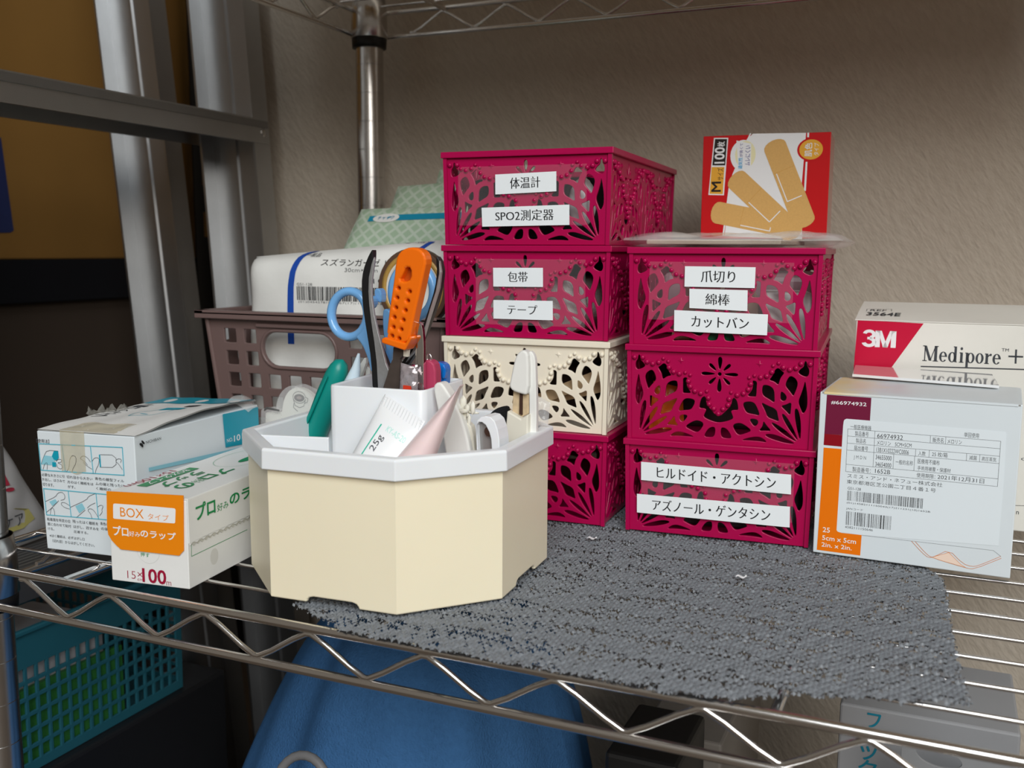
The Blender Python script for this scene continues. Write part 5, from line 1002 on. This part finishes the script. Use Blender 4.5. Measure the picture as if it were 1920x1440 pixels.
for y, sg in ((823, -1), (414, 1)):
    o = wpart('front_rail', rail(-617.4, -.069, 71, y, sg), alu, t)
    wpart('rear_rail', rail(-726, -.098, 77, y, sg), alu, t)
    mb = MB(); mb.sphere((-617.4-.069*110+.8, y+sg*11, 287), 4, 12, 8, (.35, 1, 1)); wpart('rivet', mb, chrome_dull, t)
def tread(zt, xfr):
    m_ = MB(); y0, y1 = 417, 820
    prof = [(0, 0), (0, -23), (-3, -23), (-3, -6)]
    for k in range(13): x = -6-5.6*k; prof += [(x, -6), (x, -3.6), (x-2.4, -3.6), (x-2.4, -6)] if True else []
    prof += [(-82, -6), (-82, -21), (-85, -21), (-85, 0)]
    for k in range(13): x = -82+5.9*k; prof += [(x, 0), (x, 1.2), (x+2.6, 1.2), (x+2.6, 0)]
    prof = [(xfr+a, zt+b_) for a, b_ in prof]
    m_.prism(prof, y0, y1, 'y'); return m_
tread1 = wpart('tread', tread(299.5, -624), alu, t); wpart('tread', tread(-58, -600), alu_dark, t)
wpart('tread_edge_strip', MB().box(-623.9, -622.6, 418, 818, 291.5, 298), alu_dark, t)
t = thing('dark_shelf_unit', 'dark navy shelf unit with a slotted black upright behind the ladder', 'shelf', (-1100, 900, -420))
navy = mat('navy_black_steel', (.006, .007, .011), .6, spec=.2); blk2 = mat('matt_black_steel', (.012, .011, .010), .55)
wpart('beam', MB().box(-1330, -950, 380, 1500, 112, 161), navy, t, bev=1)
wpart('beam', MB().box(-1330, -950, 380, 1500, -310, -270), navy, t, bev=1)
up = [ell(0, 0, 1, 1, 4)]
co, fs = curve2d([[(0, -420), (42, -420), (42, 780), (0, 780)]]+[[(16, z), (27, z), (27, z+34), (16, z+34)] for z in range(190, 760, 70)], 1.2, .2)
wpart('upright', MB().add([(-942+z, 1072+x, y) for x, y, z in co], fs), blk2, t); wpart('upright', MB().add([(-942+z, 402+x, y) for x, y, z in co], fs), blk2, t)
for y in (1072, 402): wpart('upright_flange', MB().box(-942, -905, y+40, y+43, -420, 780), blk2, t)
kraft = mat('kraft_cardboard', (.285, .145, .030), .8, var=.07, vscale=14, bump=.15, bscale=200)
t = thing('cardboard_box', 'big brown cardboard box with a dark blue sticker on the dark shelf unit', 'box', (-1130, 900, 161))
wpart('carton_body', MB().box(-1310, -956, 420, 1500, 161, 700), kraft, t, bev=2)
wpart('blue_sticker', MB().prism([(709.8,289.3),(786.3,292.9),(790.7,243.5),(795.2,193),(790.9,190.6),(701.7,186.8)], -956, -955.2, 'x'), mat('dark_blue_sticker', (.012, .025, .12), .4, var=.15), t)
t = thing('brown_storage_box', 'brown storage box with shade put into its dark colour, on the lower level of the dark shelf unit', 'box', (-1130, 900, -270))
wpart('box_body', MB().box(-1310, -965, 420, 1490, -270, 111.5), mat('shaded_brown_card', (.060, .043, .032), .8, var=.08, vscale=10), t, bev=2)  # brown card in shade: the darkness is put into its base colour
t = thing('white_bag', 'white printed plastic bag slumped on the lower ladder tread at the left edge', 'bag', (-650, 480, -57))
mb, sf_ = pillow([(-636, 425, -55.5), (-652, 566, -55.5), (-668, 508, 66), (-650, 425, 90)], 34, 26, 22, 3, 2.5, 12, nrm=Vector((1, -.15, .1)).normalized())
wpart('bag_body', mb, mat('white_bag_film', (.60, .60, .61), .35, var=.05), t)
f = Face((0, 0, 0), (1, 0, 0), (0, 1, 0), warp=lambda u, v, e: sf_(u, v, 1, e), eps=.8)
f.text(inkblue, '安心', .44, .30, .70, .44, wt=.03); f.text(mat('red_mark', 'b03048', .5), '！', .72, .36, .80, .48, wt=.02); f.poly(mat('yellow_patch', (.50, .46, .16), .5), chaikin([(.40, .12), (.86, .12), (.84, .26), (.42, .24)], 1)); f.text(inkgrey, '肌ケア', .50, .14, .78, .22, lift=.2); f.line(mat('green_arc', '2a7a50', .5), [(.3, .62), (.42, .54), (.55, .56), (.66, .68)], .014); f.done(t)
# ================================================================ BELOW THE SHELF
t = thing('black_storage_box', 'black storage box on the floor under the teal basket', 'box', (-700, 560, -420)); wpart('box_body', MB().box(-830, -590, 440, 690, -420, -211), mat('black_box_plastic', (.012, .013, .016), .5), t, bev=3)
tealb_m = mat('teal_basket_plastic', (.022, .135, .185), .4, var=.05)
t = thing('teal_basket', 'teal plastic mesh basket with a solid top band beneath the left end of the rack', 'basket', (-600, 450, -210.5))
W_, H_ = 196, 110
def tpanel(W_, hl=True):
    loops = [[(2, 0), (W_-2, 0), (W_, H_), (0, H_)]]
    for r in range(6):
        for c in range(int((W_-12)/9.6)): x = 8+c*9.6; loops.append([(x, 8+r*12.6), (x+7.0, 8+r*12.6), (x+7.0, 17.6+r*12.6), (x, 17.6+r*12.6)])
    co, fs = curve2d(loops, .7, .3); return MB().add([(x, -z, y) for x, y, z in co], fs)
obj('side_panel', tpanel(W_).xf(Tm(0, 0, 0, 0, 0, 90)), tealb_m, t); obj('side_panel', tpanel(W_).xf(Tm(-190, W_, 0, 0, 0, -90)), tealb_m, t); obj('end_panel', tpanel(190).xf(Tm(0, W_, 0, 0, 0, 180)), tealb_m, t); obj('end_panel', tpanel(190).xf(Tm(-190, 0, 0)), tealb_m, t)
obj('base', MB().box(-188, -2, 2, W_-2, .3, 2.5), tealb_m, t); r_ = MB()
for b_ in ((-2, 3, -3, W_+3), (-193, -188, -3, W_+3)): r_.box(*b_, H_-4, H_)
for b_ in ((-193, 3, -3, 2), (-193, 3, W_-2, W_+3)): r_.box(*b_, H_-4, H_)
obj('rim', r_, tealb_m, t, bev=1)
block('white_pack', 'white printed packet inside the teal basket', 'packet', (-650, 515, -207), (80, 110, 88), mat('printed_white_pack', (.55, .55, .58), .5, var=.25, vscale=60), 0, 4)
block('green_pack', 'green packet standing against the front mesh of the teal basket', 'packet', (-607, 520, -207), (5, 125, 58), mat('green_pack_film', (.04, .22, .05), .4, var=.2), 0, 1)
# blue towel heap
t = thing('blue_towel', 'blue terry towel draped over a heap on the floor under the rack', 'towel', (-330, 600, -420))
def dome(s, q):
    a = -2*math.pi*s; ca, sa = math.cos(a), math.sin(a); k = .5+.5*ca; rx = 205*(1-k)+138*k; ry = 150 if sa < 0 else 190; p = 2.0*(1-k)+5.5*k; p = p*.75+.25*3.5
    R_ = q; wr = 1+.03*math.sin(a*7+1)+.02*math.sin(a*13)
    z = -68-350*R_**p
    x = -332+rx*ca*R_*wr; y = 600+ry*sa*R_*wr
    z += 5*math.sin(x*.03+y*.045)+3*math.sin(x*.07-y*.05+1)
    return (x, y, max(z, -419.5))
tow = mat('blue_terry', (.055, .165, .38), .95, var=.16, vscale=260, bump=1.0, bscale=700, spec=.1)
mb = MB(); mb.grid(dome, 96, 44); wpart('towel_cloth', mb, tow, t)
t = thing('grey_hose', 'grey rubber hose loop lying on the front of the blue towel', 'hose', (-330, 430, -300))
hp = []
c = [(-313.4,-124.5)][0]
for k in range(25): a = math.pi*2*k/24; hp.append((c[0]+17*math.cos(a), 425+6*math.sin(a), c[1]+17*math.sin(a)))
wpart('hose', MB().tube(hp[:-1], 2.6, 12, True), mat('grey_rubber', (.16, .16, .165), .45), t)
# papers and boxes at the lower right
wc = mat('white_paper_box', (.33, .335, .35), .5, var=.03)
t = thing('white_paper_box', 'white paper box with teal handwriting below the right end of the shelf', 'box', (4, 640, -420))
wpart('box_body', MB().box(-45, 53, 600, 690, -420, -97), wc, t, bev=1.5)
f = Face((-45, 600, -420), (1, 0, 0), (0, 0, 1), eps=.3); tink = mat('teal_marker', '0f7f98', .5, var=.1)
for ch, px_ in (('フ', ([(-29.2,-109.3),(-21.3,-99.9)])), ('ッ', ([(-32.1,-130.1),(-22.6,-121.1)])), ('ク', ([(-32.8,-140.6),(-22.1,-129.9)])), ('リ', ([(-33.2,-152.1),(-23.1,-141.1)]))):
    (a0, b0), (a1, b1) = px_; f.text(tink, ch, a0+45, b0+420, a1+45, b1+420, wt=.02)
f.done(t)
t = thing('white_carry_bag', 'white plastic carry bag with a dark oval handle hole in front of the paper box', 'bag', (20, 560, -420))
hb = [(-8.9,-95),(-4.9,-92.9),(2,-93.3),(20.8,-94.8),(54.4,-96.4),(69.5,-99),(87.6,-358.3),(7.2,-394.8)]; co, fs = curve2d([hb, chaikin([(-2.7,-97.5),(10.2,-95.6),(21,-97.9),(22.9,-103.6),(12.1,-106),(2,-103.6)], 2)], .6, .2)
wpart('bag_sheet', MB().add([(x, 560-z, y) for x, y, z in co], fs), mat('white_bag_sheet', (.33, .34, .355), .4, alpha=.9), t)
P_ = [(-210.5,-160.2),(-143,-150.3)]; t = thing('grey_box', 'grey cardboard box low on the floor right of the blue towel', 'box', (-130, 720, -420)); wpart('box_body', MB().box(-180, P_[1][0]+20, 640, 800, -420, P_[0][1]), mat('grey_card', (.22, .20, .18), .7), t, bev=2)
P_ = [(-199.9,-138.9),(-133.7,-132.2)]; t = thing('black_case', 'black case low in front of the grey box', 'case', (-130, 590, -420)); wpart('case_body', MB().box(-181, P_[1][0], 560, 636, -420, P_[0][1]), mat('black_case_plastic', (.012, .012, .012), .5), t, bev=3)
# scraps on the mat
for (x, y), lab in zip([(-184.3,539),(-90.1,505.3)], ('tiny white paper scrap on the mat in front of the left stack', 'tiny white paper scrap on the mat in front of the right stack')):
    o = thing('paper_scrap', lab, 'scrap', (x, y, 4.6), 20, 'scraps on the mat'); mb = MB(); mb.grid(lambda s, q: (-3+6*s, -1.5+3*q+.8*math.sin(s*7), .5+.4*math.sin(s*9+q*5)), 8, 4); obj('scrap', mb, tubew, o)
bpy.data.objects.remove(_to)
